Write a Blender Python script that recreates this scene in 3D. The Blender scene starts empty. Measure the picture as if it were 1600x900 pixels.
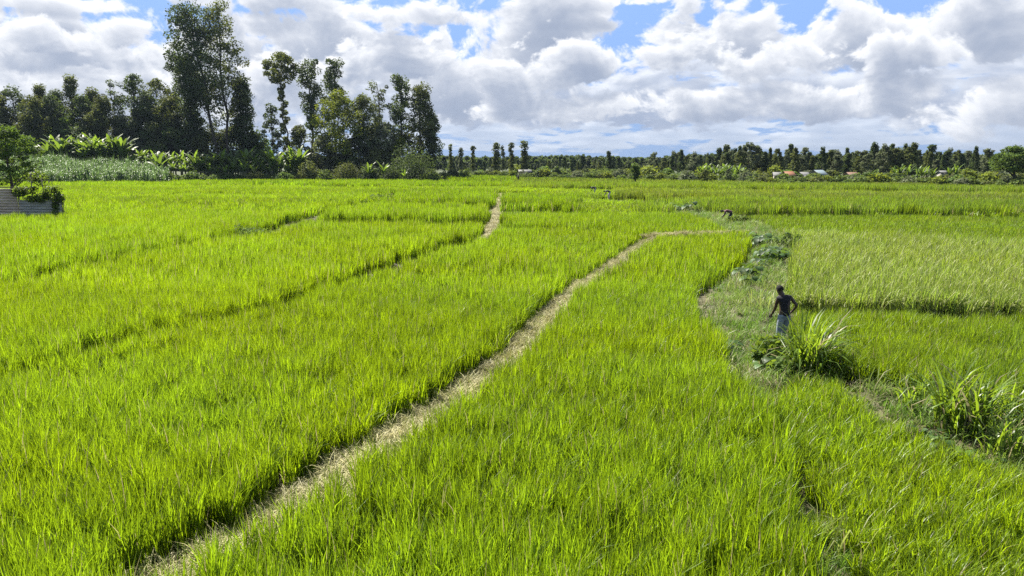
import bpy, bmesh, math, random
import numpy as np
from mathutils import Vector, Matrix, Euler

# ------------------------------------------------------------------ camera
S = bpy.context.scene
COL = S.collection
CAM_H, FPX = 5.0, 1209.0                       # eye height in metres, focal length in photo pixels (1600 wide)
PITCH = math.atan((450 - 248) / FPX)
cd = bpy.data.cameras.new('camera')
cd.sensor_width = 36.0
cd.lens = 36.0 * FPX / 1600.0
cd.clip_start, cd.clip_end = 0.1, 20000
cam = bpy.data.objects.new('camera', cd)
COL.objects.link(cam)
cam.location = (0, 0, CAM_H)
cam.rotation_euler = (math.pi / 2 - PITCH, 0, 0)
S.camera = cam

# ------------------------------------------------------------------ sun, exposure
SUN_AZ, SUN_EL = math.radians(-36), math.radians(48)      # azimuth from +Y towards +X
sd = bpy.data.lights.new('sun', 'SUN')
sd.energy, sd.angle, sd.color = 5.0, math.radians(0.53), (1.0, 0.94, 0.84)
sun = bpy.data.objects.new('sun', sd)
COL.objects.link(sun)
sdir = Vector((math.sin(SUN_AZ) * math.cos(SUN_EL), math.cos(SUN_AZ) * math.cos(SUN_EL), math.sin(SUN_EL)))
sun.rotation_euler = sdir.to_track_quat('Z', 'Y').to_euler()
S.view_settings.view_transform = 'Standard'
S.view_settings.look = 'None'
S.view_settings.gamma = 1.0
S.view_settings.use_curve_mapping = False
S.view_settings.exposure = 1.7
S.render.film_transparent = False
cy = S.cycles
cy.max_bounces, cy.diffuse_bounces, cy.glossy_bounces = 6, 3, 2
cy.transmission_bounces, cy.transparent_max_bounces, cy.volume_bounces = 4, 4, 0
cy.sample_clamp_indirect, cy.sample_clamp_direct = 0.7, 1.0
cy.use_denoising = False
cy.denoiser = 'OPENIMAGEDENOISE'
cy.denoising_input_passes = 'RGB_ALBEDO_NORMAL'
cy.denoising_prefilter = 'ACCURATE'
cy.blur_glossy = 1.0


# ------------------------------------------------------------------ node helper: arithmetic on sockets
class NX:
    """a value socket with arithmetic, for building node trees as formulas"""
    nt = None

    def __init__(s, sock): s.s = sock

    @staticmethod
    def m(op, *a, clamp=False):
        n = NX.nt.nodes.new('ShaderNodeMath'); n.operation = op; n.use_clamp = clamp
        for i, v in enumerate(a):
            if isinstance(v, NX): NX.nt.links.new(v.s, n.inputs[i])
            else: n.inputs[i].default_value = v
        return NX(n.outputs[0])

    def __add__(a, b): return NX.m('ADD', a, b)
    def __radd__(a, b): return NX.m('ADD', b, a)
    def __sub__(a, b): return NX.m('SUBTRACT', a, b)
    def __rsub__(a, b): return NX.m('SUBTRACT', b, a)
    def __mul__(a, b): return NX.m('MULTIPLY', a, b)
    def __rmul__(a, b): return NX.m('MULTIPLY', b, a)
    def __truediv__(a, b): return NX.m('DIVIDE', a, b)
    def clamp(a): return NX.m('ADD', a, 0.0, clamp=True)
    def max(a, b): return NX.m('MAXIMUM', a, b)
    def min(a, b): return NX.m('MINIMUM', a, b)
    def exp(a): return NX.m('EXPONENT', a)

    def step(a, lo, hi):
        n = NX.nt.nodes.new('ShaderNodeMapRange'); n.interpolation_type = 'SMOOTHSTEP'
        NX.nt.links.new(a.s, n.inputs['Value'])
        for k, v in (('From Min', lo), ('From Max', hi)):
            if isinstance(v, NX): NX.nt.links.new(v.s, n.inputs[k])
            else: n.inputs[k].default_value = v
        return NX(n.outputs['Result'])


def vec(x, y, z=0.0):
    n = NX.nt.nodes.new('ShaderNodeCombineXYZ')
    for i, v in enumerate((x, y, z)):
        if isinstance(v, NX): NX.nt.links.new(v.s, n.inputs[i])
        else: n.inputs[i].default_value = v
    return n.outputs[0]


def noise(v, scale, detail=5, rough=0.55, dim='3D', dist=0.0, kind='FBM'):
    n = NX.nt.nodes.new('ShaderNodeTexNoise'); n.noise_dimensions = dim; n.noise_type = kind
    n.inputs['Scale'].default_value = scale; n.inputs['Detail'].default_value = detail
    n.inputs['Roughness'].default_value = rough; n.inputs['Distortion'].default_value = dist
    if v is not None: NX.nt.links.new(v, n.inputs['Vector'])
    return NX(n.outputs[0])


def puff(v, scale, detail=3, rough=0.5):
    n = NX.nt.nodes.new('ShaderNodeTexVoronoi'); n.voronoi_dimensions = '2D'; n.feature = 'F1'
    n.inputs['Scale'].default_value = scale; n.inputs['Detail'].default_value = detail
    n.inputs['Roughness'].default_value = rough
    n.normalize = True
    NX.nt.links.new(v, n.inputs['Vector'])
    return 1.0 - NX(n.outputs['Distance'])


def vmath(op, *a):
    n = NX.nt.nodes.new('ShaderNodeVectorMath'); n.operation = op
    for i, v in enumerate(a):
        if isinstance(v, bpy.types.NodeSocket): NX.nt.links.new(v, n.inputs[i])
        else: n.inputs[i].default_value = v
    return NX(n.outputs['Value']) if op == 'LENGTH' else n.outputs['Vector']


def mixc(f, a, b):
    n = NX.nt.nodes.new('ShaderNodeMix'); n.data_type = 'RGBA'
    for sck, v in ((n.inputs[0], f), (n.inputs[6], a), (n.inputs[7], b)):
        if isinstance(v, NX): NX.nt.links.new(v.s, sck)
        elif isinstance(v, bpy.types.NodeSocket): NX.nt.links.new(v, sck)
        elif isinstance(v, (int, float)): sck.default_value = v
        else: sck.default_value = (*v, 1)
    return n.outputs[2]


# ------------------------------------------------------------------ sky: Nishita with procedural cumulus decks (in world directions)
def direction(px, py):
    """world azimuth and elevation of a photo pixel (script-time only)"""
    d = Vector(((px - 800) / FPX, (450 - py) / FPX, -1.0)); d.rotate(cam.rotation_euler); d.normalize()
    return math.atan2(d.x, d.y), math.asin(d.z)


W = bpy.data.worlds.new('World'); S.world = W; W.use_nodes = True
nt = W.node_tree; nt.nodes.clear(); NX.nt = nt
sky = nt.nodes.new('ShaderNodeTexSky'); sky.sky_type = 'NISHITA'; sky.sun_disc = False
sky.sun_elevation, sky.sun_rotation = SUN_EL, SUN_AZ
sky.altitude, sky.air_density, sky.dust_density, sky.ozone_density = 1200, 1.0, 0.6, 1.5
tc = nt.nodes.new('ShaderNodeTexCoord')
sp = nt.nodes.new('ShaderNodeSeparateXYZ'); nt.links.new(tc.outputs['Generated'], sp.inputs[0])
dx, dy, dz = (NX(o) for o in sp.outputs)
UV = vec(NX.m('ARCTAN2', dx, dy), NX.m('ARCSINE', dz))      # azimuth and elevation in radians


def blob_field(p, blobs):
    """union of ellipses with a flattened underside: 1 in the middle, 0 on the outline, negative outside"""
    best = None
    for (px, py, rx, up, dn) in blobs:
        u0, v0 = direction(px, py)
        sx, sy = FPX / rx, FPX / up
        q = vmath('MULTIPLY_ADD', p, (sx, sy, 0), (-u0 * sx, -v0 * sy, 0))
        q = vmath('MAXIMUM', q, vmath('MULTIPLY', q, (-1, -up / dn, 0)))
        r = 1.0 - vmath('LENGTH', q)
        best = r if best is None else NX.m('SMOOTH_MAX', best, r, 0.12)
    return best


def deck_group(name, fn):
    """a node group: direction (azimuth, elevation) -> cloud amount, so that it can be sampled several times"""
    g = bpy.data.node_groups.new(name, 'ShaderNodeTree')
    g.interface.new_socket('P', in_out='INPUT', socket_type='NodeSocketVector')
    g.interface.new_socket('D', in_out='OUTPUT', socket_type='NodeSocketFloat')
    gi, go = g.nodes.new('NodeGroupInput'), g.nodes.new('NodeGroupOutput')
    keep, NX.nt = NX.nt, g
    g.links.new(fn(gi.outputs[0]).s, go.inputs[0])
    NX.nt = keep
    return g


def sample(g, p):
    n = NX.nt.nodes.new('ShaderNodeGroup'); n.node_tree = g
    NX.nt.links.new(p, n.inputs[0])
    return NX(n.outputs[0])


def cloud_layer(base, fine, coarse, k_light, step_len, lo, hi, white, grey, alpha=1.0, amb=0.0):
    """lit by what lies between the point and the sun, which stands above and to the left"""
    d0 = sample(fine, UV)
    su, sv = -0.35 * step_len, 0.94 * step_len
    od = d0.max(0.0) * amb
    for i, wgt in ((1.0, 1.0), (3.2, 1.4)):
        od = od + sample(coarse, vmath('ADD', UV, (su * i, sv * i, 0))).max(0.0) * wgt
    lit = (od * (-k_light)).exp()
    cov = d0.step(lo, hi) * alpha
    return mixc(cov, base, mixc(lit, grey, white))
SKYK = 0.055                                             # background strength
CK = 0.40
def C(r, g, b): return (CK * r / SKYK, CK * g / SKYK, CK * b / SKYK)   # cloud radiance, before that strength

def turb(p, sx, sy, seed, det, wp, wn, wv):
    q = vmath('MULTIPLY_ADD', p, (sx, sy, 0), (seed, seed * 1.7, 0))
    w1 = noise(q, 0.9, 1, 0.5, '2D')
    q2 = vmath('ADD', q, vec((w1 - 0.5) * wp, (w1 - 0.5) * -wp))
    return (noise(q2, 1.0, det, 0.60, '2D') - 0.5) * wn + (puff(q2, 1.6, max(det - 4, 0), 0.5) - 0.62) * wv

def elev(p):
    n = NX.nt.nodes.new('ShaderNodeSeparateXYZ'); NX.nt.links.new(p, n.inputs[0])
    return NX(n.outputs[1])

def far_deck(det):
    def f(p):
        v = elev(p)
        band = v.step(-0.005, 0.018) * (1.0 - v.step(0.07, 0.13))
        return turb(p, 13.0, 62.0, 7.3, det, 0.4, 2.2, 0.8) + band * 0.95 - 0.62
    return deck_group('far_deck', f)

def mid_deck(det):
    def f(p):
        v = elev(p)
        band = v.step(0.015, 0.055) * (1.0 - v.step(0.08, 0.15))
        return turb(p, 11.0, 25.0, 2.7, det, 0.5, 2.1, 1.1) + band * 1.12 - 0.68
    return deck_group('mid_deck', f)

def heap_deck(name, blobs, det, sx, sy, seed):
    def f(p):
        b = blob_field(p, blobs)
        rest = (noise(vmath('MULTIPLY_ADD', p, (2.2, 4.0, 0), (seed, 4.4, 0)), 1.0, 1, 0.5, '2D') - 0.58) * 2.2 - (1.0 - elev(p).step(0.24, 0.34)) * 2.0
        return b.max(rest).max(-0.8) * 0.85 + turb(p, sx, sy, seed, det, 0.5, 2.5, 1.1) - 0.04
    return deck_group(name, f)

BACK = [  # photo-pixel centre, half width, rise above and drop below (set out as directions)
    (110, 90, 190, 70, 80), (60, 5, 110, 14, 10), (330, 120, 170, 80, 70), (520, 75, 190, 90, 60), (430, 0, 120, 40, 22),
    (860, 70, 130, 90, 60), (1120, 70, 118, 75, 45), (1345, 65, 100, 62, 42), (1560, 25, 140, 50, 55), (700, 160, 160, 60, 40),
    (1560, 180, 90, 45, 30), (920, 2, 130, 16, 12),
]
FRONT = [
    (-10, 150, 70, 34, 30), (120, 135, 70, 36, 26), (235, 125, 70, 36, 26), (60, 70, 80, 30, 22), (180, 60, 70, 24, 18), (250, 180, 80, 34, 22), (90, 190, 90, 30, 20), (620, 95, 130, 42, 28), (450, 130, 100, 50, 40), (910, 105, 80, 42, 24), (820, 120, 90, 45, 30),
    (1180, 105, 85, 40, 24), (1050, 95, 60, 40, 22), (1390, 92, 70, 36, 20), (1400, 165, 75, 48, 22), (1240, 165, 90, 36, 20), (950, 172, 90, 36, 20),
    (1100, 172, 80, 30, 18), (790, 170, 80, 40, 22), (640, 30, 110, 30, 22), 
]
c = sky.outputs[0]
V = elev(UV)
# a pale veil of distant air low over the horizon
veil = 0.95 - V.step(0.10, 0.55) * 0.95
c = mixc(veil, c, mixc(V.step(0.02, 0.14), C(0.24, 0.38, 0.66), C(0.24, 0.40, 0.77)))
ff, fc = far_deck(6), far_deck(3)
c = cloud_layer(c, ff, fc, 0.9, 0.005, 0.0, 0.3, C(0.74, 0.79, 0.87), C(0.40, 0.47, 0.60), 0.9, 0.25)
mf, mc = mid_deck(7), mid_deck(4)
c = cloud_layer(c, mf, mc, 1.3, 0.008, 0.0, 0.3, C(0.80, 0.83, 0.88), C(0.30, 0.36, 0.49), 0.95, 0.25)
bf, bc = heap_deck('back_heaps', BACK, 8, 10.5, 14.5, 5.2), heap_deck('back_heaps', BACK, 6, 10.5, 14.5, 5.2)
c = cloud_layer(c, bf, bc, 0.98, 0.010, 0.0, 0.3, C(0.91, 0.92, 0.94), C(0.27, 0.325, 0.44), 1.0, 0.2)
bf, bc = heap_deck('front_heaps', FRONT, 8, 13.0, 18.5, 9.6), heap_deck('front_heaps', FRONT, 6, 13.0, 18.5, 9.6)
c = cloud_layer(c, bf, bc, 1.05, 0.009, 0.0, 0.35, C(0.91, 0.92, 0.94), C(0.26, 0.315, 0.43), 1.0, 0.2)
bg = nt.nodes.new('ShaderNodeBackground'); bg.inputs['Strength'].default_value = SKYK
nt.links.new(c, bg.inputs['Color'])
wo = nt.nodes.new('ShaderNodeOutputWorld'); nt.links.new(bg.outputs[0], wo.inputs['Surface'])
W.cycles.sampling_method = 'MANUAL'; W.cycles.sample_map_resolution = 256
# ------------------------------------------------------------------ helpers
RNG = np.random.default_rng(11)
R_ = random.Random(5)


def at(px, py, z=0.0):
    """the point of the plane at height z that the photo shows at a pixel (script-time survey of the place)"""
    d = Vector(((px - 800) / FPX, (450 - py) / FPX, -1.0)); d.rotate(cam.rotation_euler)
    t = (z - CAM_H) / d.z
    return d.x * t, d.y * t


def depth_at(px, py, dist):
    """the point at a given forward distance that the photo shows at a pixel"""
    d = Vector(((px - 800) / FPX, (450 - py) / FPX, -1.0)); d.rotate(cam.rotation_euler)
    t = dist / d.y
    return Vector((d.x * t, dist, CAM_H + d.z * t))


def poly_at(pts, z=0.1):
    return np.array([at(px, py, z) for px, py in pts])


def mesh_of(name, V_, F_, mats=(), mi=None, shade=None, smooth=False):
    me = bpy.data.meshes.new(name)
    V_ = np.asarray(V_, dtype=np.float32)
    me.vertices.add(len(V_)); me.vertices.foreach_set('co', V_.ravel())
    if isinstance(F_, np.ndarray):
        k = F_.shape[1]; idx = F_.ravel(); tot = np.full(len(F_), k)
    else:
        tot = np.array([len(f) for f in F_]); idx = np.concatenate([np.asarray(f) for f in F_]) if len(F_) else np.zeros(0)
    start = np.concatenate([[0], np.cumsum(tot)[:-1]])
    me.loops.add(len(idx)); me.loops.foreach_set('vertex_index', idx.astype(np.int32))
    me.polygons.add(len(tot)); me.polygons.foreach_set('loop_start', start.astype(np.int32))
    for m in mats: me.materials.append(m)
    if mi is not None: me.polygons.foreach_set('material_index', np.asarray(mi, dtype=np.int32))
    if smooth: me.polygons.foreach_set('use_smooth', np.ones(len(tot), dtype=bool))
    if shade is not None:
        a = me.attributes.new('shade', 'FLOAT', 'POINT'); a.data.foreach_set('value', np.asarray(shade, dtype=np.float32))
    me.update(calc_edges=True); me.validate()
    return me


def link(name, me, parent=None, loc=None, rz=0.0):
    o = bpy.data.objects.new(name, me); COL.objects.link(o)
    if parent is not None: o.parent = parent
    if loc is not None: o.location = loc
    o.rotation_euler.z = rz
    return o


def tag(o, label=None, cat=None, group=None, kind=None):
    for k, v in (('label', label), ('category', cat), ('group', group), ('kind', kind)):
        if v: o[k] = v
    return o


def empty(name, loc, rz=0.0):
    return link(name, None, None, loc, rz)


class MB:
    """collects boxes, tubes and sheets into one mesh"""
    def __init__(s): s.v, s.f, s.sh = [], [], []

    def add(s, V_, F_, shade=1.0):
        b = len(s.v); s.v += [tuple(p) for p in V_]; s.f += [[i + b for i in f] for f in F_]; s.sh += [shade] * len(V_)

    def box(s, c, size, rz=0.0, bevel=0.0, M=None):
        bm = bmesh.new(); bmesh.ops.create_cube(bm, size=1.0)
        bmesh.ops.scale(bm, vec=size, verts=bm.verts)
        if bevel: bmesh.ops.bevel(bm, geom=bm.edges[:], offset=bevel, segments=1, affect='EDGES')
        T = Matrix.Translation(c) @ Matrix.Rotation(rz, 4, 'Z')
        if M is not None: T = M @ T
        bm.verts.index_update()
        s.add([T @ v.co for v in bm.verts], [[v.index for v in f.verts] for f in bm.faces]); bm.free()

    def tube(s, pts, radii, n=6, cap=True, shade=1.0):
        pts = [Vector(p) for p in pts]; V_, F_ = [], []
        for i, p in enumerate(pts):
            t = (pts[min(i + 1, len(pts) - 1)] - pts[max(i - 1, 0)]).normalized()
            a = t.orthogonal().normalized() if abs(t.z) < 0.99 else Vector((1, 0, 0))
            if i and abs(t.z) >= 0.0:
                a = (a0 - t * a0.dot(t)).normalized()
            a0 = a; b = t.cross(a)
            for k in range(n):
                an = 2 * math.pi * k / n
                V_.append(p + (a * math.cos(an) + b * math.sin(an)) * radii[i])
        for i in range(len(pts) - 1):
            for k in range(n):
                F_.append([i * n + k, i * n + (k + 1) % n, (i + 1) * n + (k + 1) % n, (i + 1) * n + k])
        if cap: F_ += [list(range(n))[::-1], [(len(pts) - 1) * n + k for k in range(n)]]
        s.add(V_, F_, shade)

    def build(s, name, mat, parent=None, smooth=False, loc=None):
        return link(name, mesh_of(name, s.v, s.f, [mat], shade=s.sh, smooth=smooth), parent, loc)


# ------------------------------------------------------------------ materials
def new_mat(name):
    m = bpy.data.materials.new(name); m.use_nodes = True; m.node_tree.nodes.clear(); NX.nt = m.node_tree
    return m, m.node_tree


def attr(name, kind='GEOMETRY', out='Fac'):
    n = NX.nt.nodes.new('ShaderNodeAttribute'); n.attribute_name = name; n.attribute_type = kind
    return n.outputs[out]


def leaf_mat(name, col, trans=None, tf=0.45, rough=0.45, spec=0.35, var=0.35, instanced=False, dead=None, nscale=0.0):
    """thin leaf: reflects one colour, lets another through; varies leaf by leaf"""
    m, t = new_mat(name)
    sh = NX(attr('shade'))
    if instanced:
        base = attr('tint', 'INSTANCER', 'Color')
        tr = mixc(1.0, base, (1, 1, 1)); tn = tr.node; tn.blend_type = 'MULTIPLY'; tn.inputs[7].default_value = (*trans, 1)
    else:
        base, tr = mixc(0.0, col, col), mixc(0.0, trans, trans)
    f = (sh - 0.5) * (2 * var) + 1.0
    if nscale:
        g = t.nodes.new('ShaderNodeNewGeometry')
        f = f * (noise(g.outputs['Position'], nscale, 3, 0.6) * 0.8 + 0.6)
    fv = vec(f, f, f)
    def mul(c):
        o = mixc(1.0, c, fv); o.node.blend_type = 'MULTIPLY'; return o
    base, tr = mul(base), mul(tr)
    if dead is not None:
        k = NX.m('GREATER_THAN', sh, dead[0])
        base, tr = mixc(k, base, dead[1]), mixc(k, tr, dead[1])
    p = t.nodes.new('ShaderNodeBsdfPrincipled'); p.inputs['Roughness'].default_value = rough
    p.inputs['Specular IOR Level'].default_value = spec
    t.links.new(base, p.inputs['Base Color'])
    tb = t.nodes.new('ShaderNodeBsdfTranslucent'); t.links.new(tr, tb.inputs['Color'])
    mx = t.nodes.new('ShaderNodeMixShader'); mx.inputs[0].default_value = tf
    t.links.new(p.outputs[0], mx.inputs[1]); t.links.new(tb.outputs[0], mx.inputs[2])
    o = t.nodes.new('ShaderNodeOutputMaterial'); t.links.new(mx.outputs[0], o.inputs['Surface'])
    return m


def solid_mat(name, a, b=None, scale=4.0, rough=0.7, spec=0.3, detail=5, bump=0.0, metal=0.0, coord='Object', stretch=(1, 1, 1)):
    m, t = new_mat(name)
    tcn = t.nodes.new('ShaderNodeTexCoord')
    mp = t.nodes.new('ShaderNodeMapping'); mp.inputs['Scale'].default_value = stretch
    t.links.new(tcn.outputs[coord], mp.inputs['Vector'])
    n = noise(mp.outputs[0], scale, detail, 0.6)
    c = mixc(n.step(0.3, 0.7), a, b or a)
    p = t.nodes.new('ShaderNodeBsdfPrincipled'); p.inputs['Roughness'].default_value = rough
    p.inputs['Specular IOR Level'].default_value = spec; p.inputs['Metallic'].default_value = metal
    t.links.new(c, p.inputs['Base Color'])
    if bump:
        bn = t.nodes.new('ShaderNodeBump'); bn.inputs['Strength'].default_value = bump; bn.inputs['Distance'].default_value = 0.05
        t.links.new(n.s, bn.inputs['Height']); t.links.new(bn.outputs[0], p.inputs['Normal'])
    o = t.nodes.new('ShaderNodeOutputMaterial'); t.links.new(p.outputs[0], o.inputs['Surface'])
    return m


M_SOIL = solid_mat('paddy_mud', (0.035, 0.03, 0.017), (0.06, 0.05, 0.026), 0.8, 0.8, bump=0.3)
M_GRASSLAND = solid_mat('rough_grassland', (0.03,0.045,0.013), (0.045, 0.06, 0.02), 0.05, 0.9)
M_BUND = solid_mat('dry_earth_and_straw', (0.10, 0.085, 0.038), (0.20, 0.18, 0.08), 5.0, 0.9, bump=0.6)
M_WEEDBANK = solid_mat('weedy_bank_earth', (0.045, 0.045, 0.02), (0.09, 0.08, 0.04), 1.4, 0.9, bump=0.5)

# ------------------------------------------------------------------ ground: one sheet out to the horizon
RICE_EDGE = np.array([at(px, py, 0.8) for px, py in [(-260, 289), (100, 287), (255, 283), (400, 278.5), (690, 281), (715, 274), (900, 277), (1000, 278), (1200, 284), (1400, 285), (1600, 293), (1800, 297)]])


def slope_z(x, y):
    """the land rises gently behind the paddies on the left, under the maize, the bananas and the grove"""
    if y < 100: return 0.0
    t = (y - 2.0 - np.interp(x / y, RICE_EDGE[:, 0] / RICE_EDGE[:, 1], RICE_EDGE[:, 1])) / 24.0
    t = min(1.0, max(0.0, t)); t = t * t * (3 - 2 * t)
    k = min(1.0, max(0.0, (-0.10 - x / y) / 0.16)); k = k * k * (3 - 2 * k)
    return 2.1 * t * k


gx = np.array([-3500, -1500, -400, -150, -60, -20, 0, 20, 60, 150, 400, 1500, 3500.])
gy = np.array([-400, -60, 0, 20, 60, 130, 260, 600, 1500, 3600.])
gx = np.unique(np.concatenate([gx, np.arange(-220, 20, 6.0)])); gy = np.unique(np.concatenate([gy, np.arange(110, 230, 5.0)]))
GV = np.array([(x, y, slope_z(x, y)) for y in gy for x in gx])
nxg = len(gx)
GF = np.array([(j * nxg + i, j * nxg + i + 1, (j + 1) * nxg + i + 1, (j + 1) * nxg + i) for j in range(len(gy) - 1) for i in range(nxg - 1)])
cy_ = GV[GF][:, :, 1].mean(1)
tag(link('ground', mesh_of('ground', GV, GF, [M_SOIL, M_GRASSLAND], mi=(cy_ > 130).astype(int))), kind='structure')

# ------------------------------------------------------------------ plan of the paddies (surveyed from the photo, in metres on the ground)
def perp_shift(P, s):
    P = np.asarray(P); T = np.gradient(P, axis=0); T /= np.linalg.norm(T, axis=1)[:, None] + 1e-9
    return P + np.stack([T[:, 1], -T[:, 0]], 1) * s


PATH_A = perp_shift(poly_at([(170, 940), (280, 881), (359, 847), (415, 802), (502, 745), (590, 690), (677, 635), (764, 575), (786, 555), (855, 480), (917, 439), (977, 396), (1000, 383)], 0.02), 0.58)
PATH_A2 = poly_at([(1000, 381), (1060, 377), (1125, 376), (1175, 374)], 0.1)
PATH_E = poly_at([(752, 383), (765, 366), (773, 345), (778, 328), (782, 312), (784, 304)], 0.1)
GAPS = [  # (pixels at ground level, half width)
    ([(-60, 480), (0, 467), (47, 458), (100, 436), (203, 414), (300, 395), (375, 380)], 0.45),
    ([(370, 383), (380, 379), (416, 371), (500, 339), (583, 319), (636, 306)], 0.42),
    ([(758, 379), (680, 401), (624, 419), (589, 435)], 0.55), ([(589, 435), (437, 501), (265, 543), (187, 560), (60, 605), (-80, 655)], 0.33),
    ([(640, 326), (720, 329), (772, 331)], 2.0), ([(500, 352), (560, 356), (700, 358), (762, 357)], 1.4),
    ([(783, 338), (893, 339)], 2.2), ([(785, 367), (950, 368)], 0.7), ([(811, 313), (955, 314)], 1.5),
    ([(480, 296), (650, 300), (820, 305)], 1.5), ([(240, 290), (380, 293), (500, 296)], 1.5), ([(297, 309), (400, 310)], 1.4), ([(10, 355), (90, 357), (180, 354)], 0.8),
    ([(1070, 342), (1300, 343), (1700, 346)], 1.2), ([(985, 318), (1200, 320), (1700, 326)], 1.4),
    ([(1236, 497), (1330, 500), (1500, 505), (1720, 514)], 0.75), ([(900, 299), (1200, 303), (1700, 309)], 1.8), ([(700, 288), (1100, 292), (1700, 299)], 2.0),
    ([(330, 283), (600, 285), (900, 284), (1300, 287)], 1.5), ([(200, 325), (330, 330), (420, 334)], 0.5),
]
GAPS = [(poly_at(p, 0.1), w * (1.45 if min(q[1] for q in p) > 325 else 2.6)) for p, w in GAPS]
WEED_PX = [(1083, 464), (1083, 513), (1122, 549), (1133, 613), (1188, 660), (1238, 764), (1236, 860), (1236, 960), (1350, 960), (1330, 890), (1275, 790), (1225, 690), (1200, 622), (1304, 622),
           (1360, 676), (1412, 694), (1520, 745), (1640, 775), (1700, 740), (1640, 690), (1500, 640), (1420, 622), (1330, 606), (1270, 585), (1240, 545), (1232, 490), (1236, 430), (1242, 400),
           (1235, 378), (1190, 352), (1150, 341), (1110, 336), (1060, 326), (1010, 321), (985, 325), (1010, 331), (1060, 341), (1100, 353), (1130, 368), (1178, 381), (1158, 417), (1129, 439)]
WEED = poly_at(WEED_PX, 0.12)


def in_poly(P, Q):
    x, y = P[:, 0], P[:, 1]; r = np.zeros(len(P), bool); j = len(Q) - 1
    for i in range(len(Q)):
        a, b = Q[i], Q[j]
        c = ((a[1] > y) != (b[1] > y)) & (x < (b[0] - a[0]) * (y - a[1]) / (b[1] - a[1] + 1e-12) + a[0])
        r ^= c; j = i
    return r


def dist_line(P, L):
    d = np.full(len(P), 1e9)
    for a, b in zip(L[:-1], L[1:]):
        ab = b - a; t = np.clip(((P - a) @ ab) / (ab @ ab + 1e-12), 0, 1)
        d = np.minimum(d, np.linalg.norm(P - (a + t[:, None] * ab), axis=1))
    return d


def vnoise(P, s, seed=0):
    """smooth value noise on the ground, 0..1"""
    q = P / s; i = np.floor(q).astype(np.int64); f = q - i; f = f * f * (3 - 2 * f)
    def h(ix, iy):
        v = (ix * 374761393 + iy * 668265263 + seed * 1442695041) & 0x7fffffff
        v = ((v ^ (v >> 13)) * 1274126177) & 0x7fffffff
        return ((v ^ (v >> 16)) & 0xffff) / 65535.0
    a, b, c, d = h(i[:, 0], i[:, 1]), h(i[:, 0] + 1, i[:, 1]), h(i[:, 0], i[:, 1] + 1), h(i[:, 0] + 1, i[:, 1] + 1)
    return (a * (1 - f[:, 0]) + b * f[:, 0]) * (1 - f[:, 1]) + (c * (1 - f[:, 0]) + d * f[:, 0]) * f[:, 1]


# ------------------------------------------------------------------ bunds: low rounded earth banks
def strip(name, L, half, z, mat, wob=0.15, n=7):
    seg = []
    for a, b in zip(L[:-1], L[1:]):
        k = max(2, int(np.linalg.norm(b - a) / 0.35))
        seg += [a + (b - a) * t for t in np.linspace(0, 1, k, endpoint=False)]
    seg = np.array(seg + [L[-1]])
    T = np.gradient(seg, axis=0); T /= np.linalg.norm(T, axis=1)[:, None] + 1e-9
    N = np.stack([T[:, 1], -T[:, 0]], 1)
    V_ = []
    for i, p in enumerate(seg):
        w = half * (1 + wob * (2 * R_.random() - 1)); zt = z * min(1.0, (min(i, len(seg) - 1 - i) + 0.3) / 5)
        for k in range(n):
            s = -1 + 2 * k / (n - 1)
            q = p + N[i] * w * s
            V_.append((q[0], q[1], -0.02 + (zt + 0.02) * (1 - abs(s) ** 3) * (0.85 + 0.3 * R_.random())))
    F_ = np.array([(i * n + k, i * n + k + 1, (i + 1) * n + k + 1, (i + 1) * n + k) for i in range(len(seg) - 1) for k in range(n - 1)])
    return tag(link(name, mesh_of(name, V_, F_, [mat], smooth=True)), kind='structure')


strip('path', PATH_A, 0.70, 0.26, M_BUND)
strip('path', PATH_A2, 0.9, 0.60, M_BUND)
strip('path', PATH_E, 0.55, 0.25, M_BUND)

# the weedy bank: a filled polygon with a little relief
wmin, wmax = WEED.min(0), WEED.max(0)
st = 0.25
wx, wy = np.arange(wmin[0] - 1, min(wmax[0], 30) + 1, st), np.arange(max(wmin[1], 6) - 1, wmax[1] + 1, st)
WX, WY = np.meshgrid(wx, wy)
WP = np.stack([WX.ravel(), WY.ravel()], 1)
ins = in_poly(WP, WEED)
near = np.where(ins, dist_line(WP, np.vstack([WEED, WEED[:1]])), 0)
DITCH = poly_at([(1163, 405), (1158, 417), (1129, 439), (1083, 464), (1083, 513), (1118, 549)], 0.1)
DITCH2 = poly_at([(1236, 500), (1245, 550), (1275, 588), (1330, 608), (1420, 624), (1500, 642), (1700, 720)], 0.1)
ditch = np.minimum(dist_line(WP, DITCH), dist_line(WP, DITCH2) + 0.12)
near = np.clip(near - 0.0, 0, None) * np.clip((ditch - 0.25) / 0.35, 0, 1)
WZ = np.where(ins, 0.04 + 0.22 * np.clip(near / 0.6, 0, 1) * (0.5 + 0.9 * vnoise(WP, 0.9, 3)), -0.03)
nw = len(wx)
quads = np.array([(j * nw + i, j * nw + i + 1, (j + 1) * nw + i + 1, (j + 1) * nw + i) for j in range(len(wy) - 1) for i in range(nw - 1)])
quads = quads[ins[quads].any(1)]
tag(link('bank', mesh_of('bank', np.column_stack([WP, WZ]), quads, [M_WEEDBANK], smooth=True)), kind='structure')


def bank_z(x, y):
    i, j = int(round((x - wx[0]) / st)), int(round((y - wy[0]) / st))
    return float(max(0.0, WZ.reshape(len(wy), nw)[min(max(j, 0), len(wy) - 1), min(max(i, 0), nw - 1)]))


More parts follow.
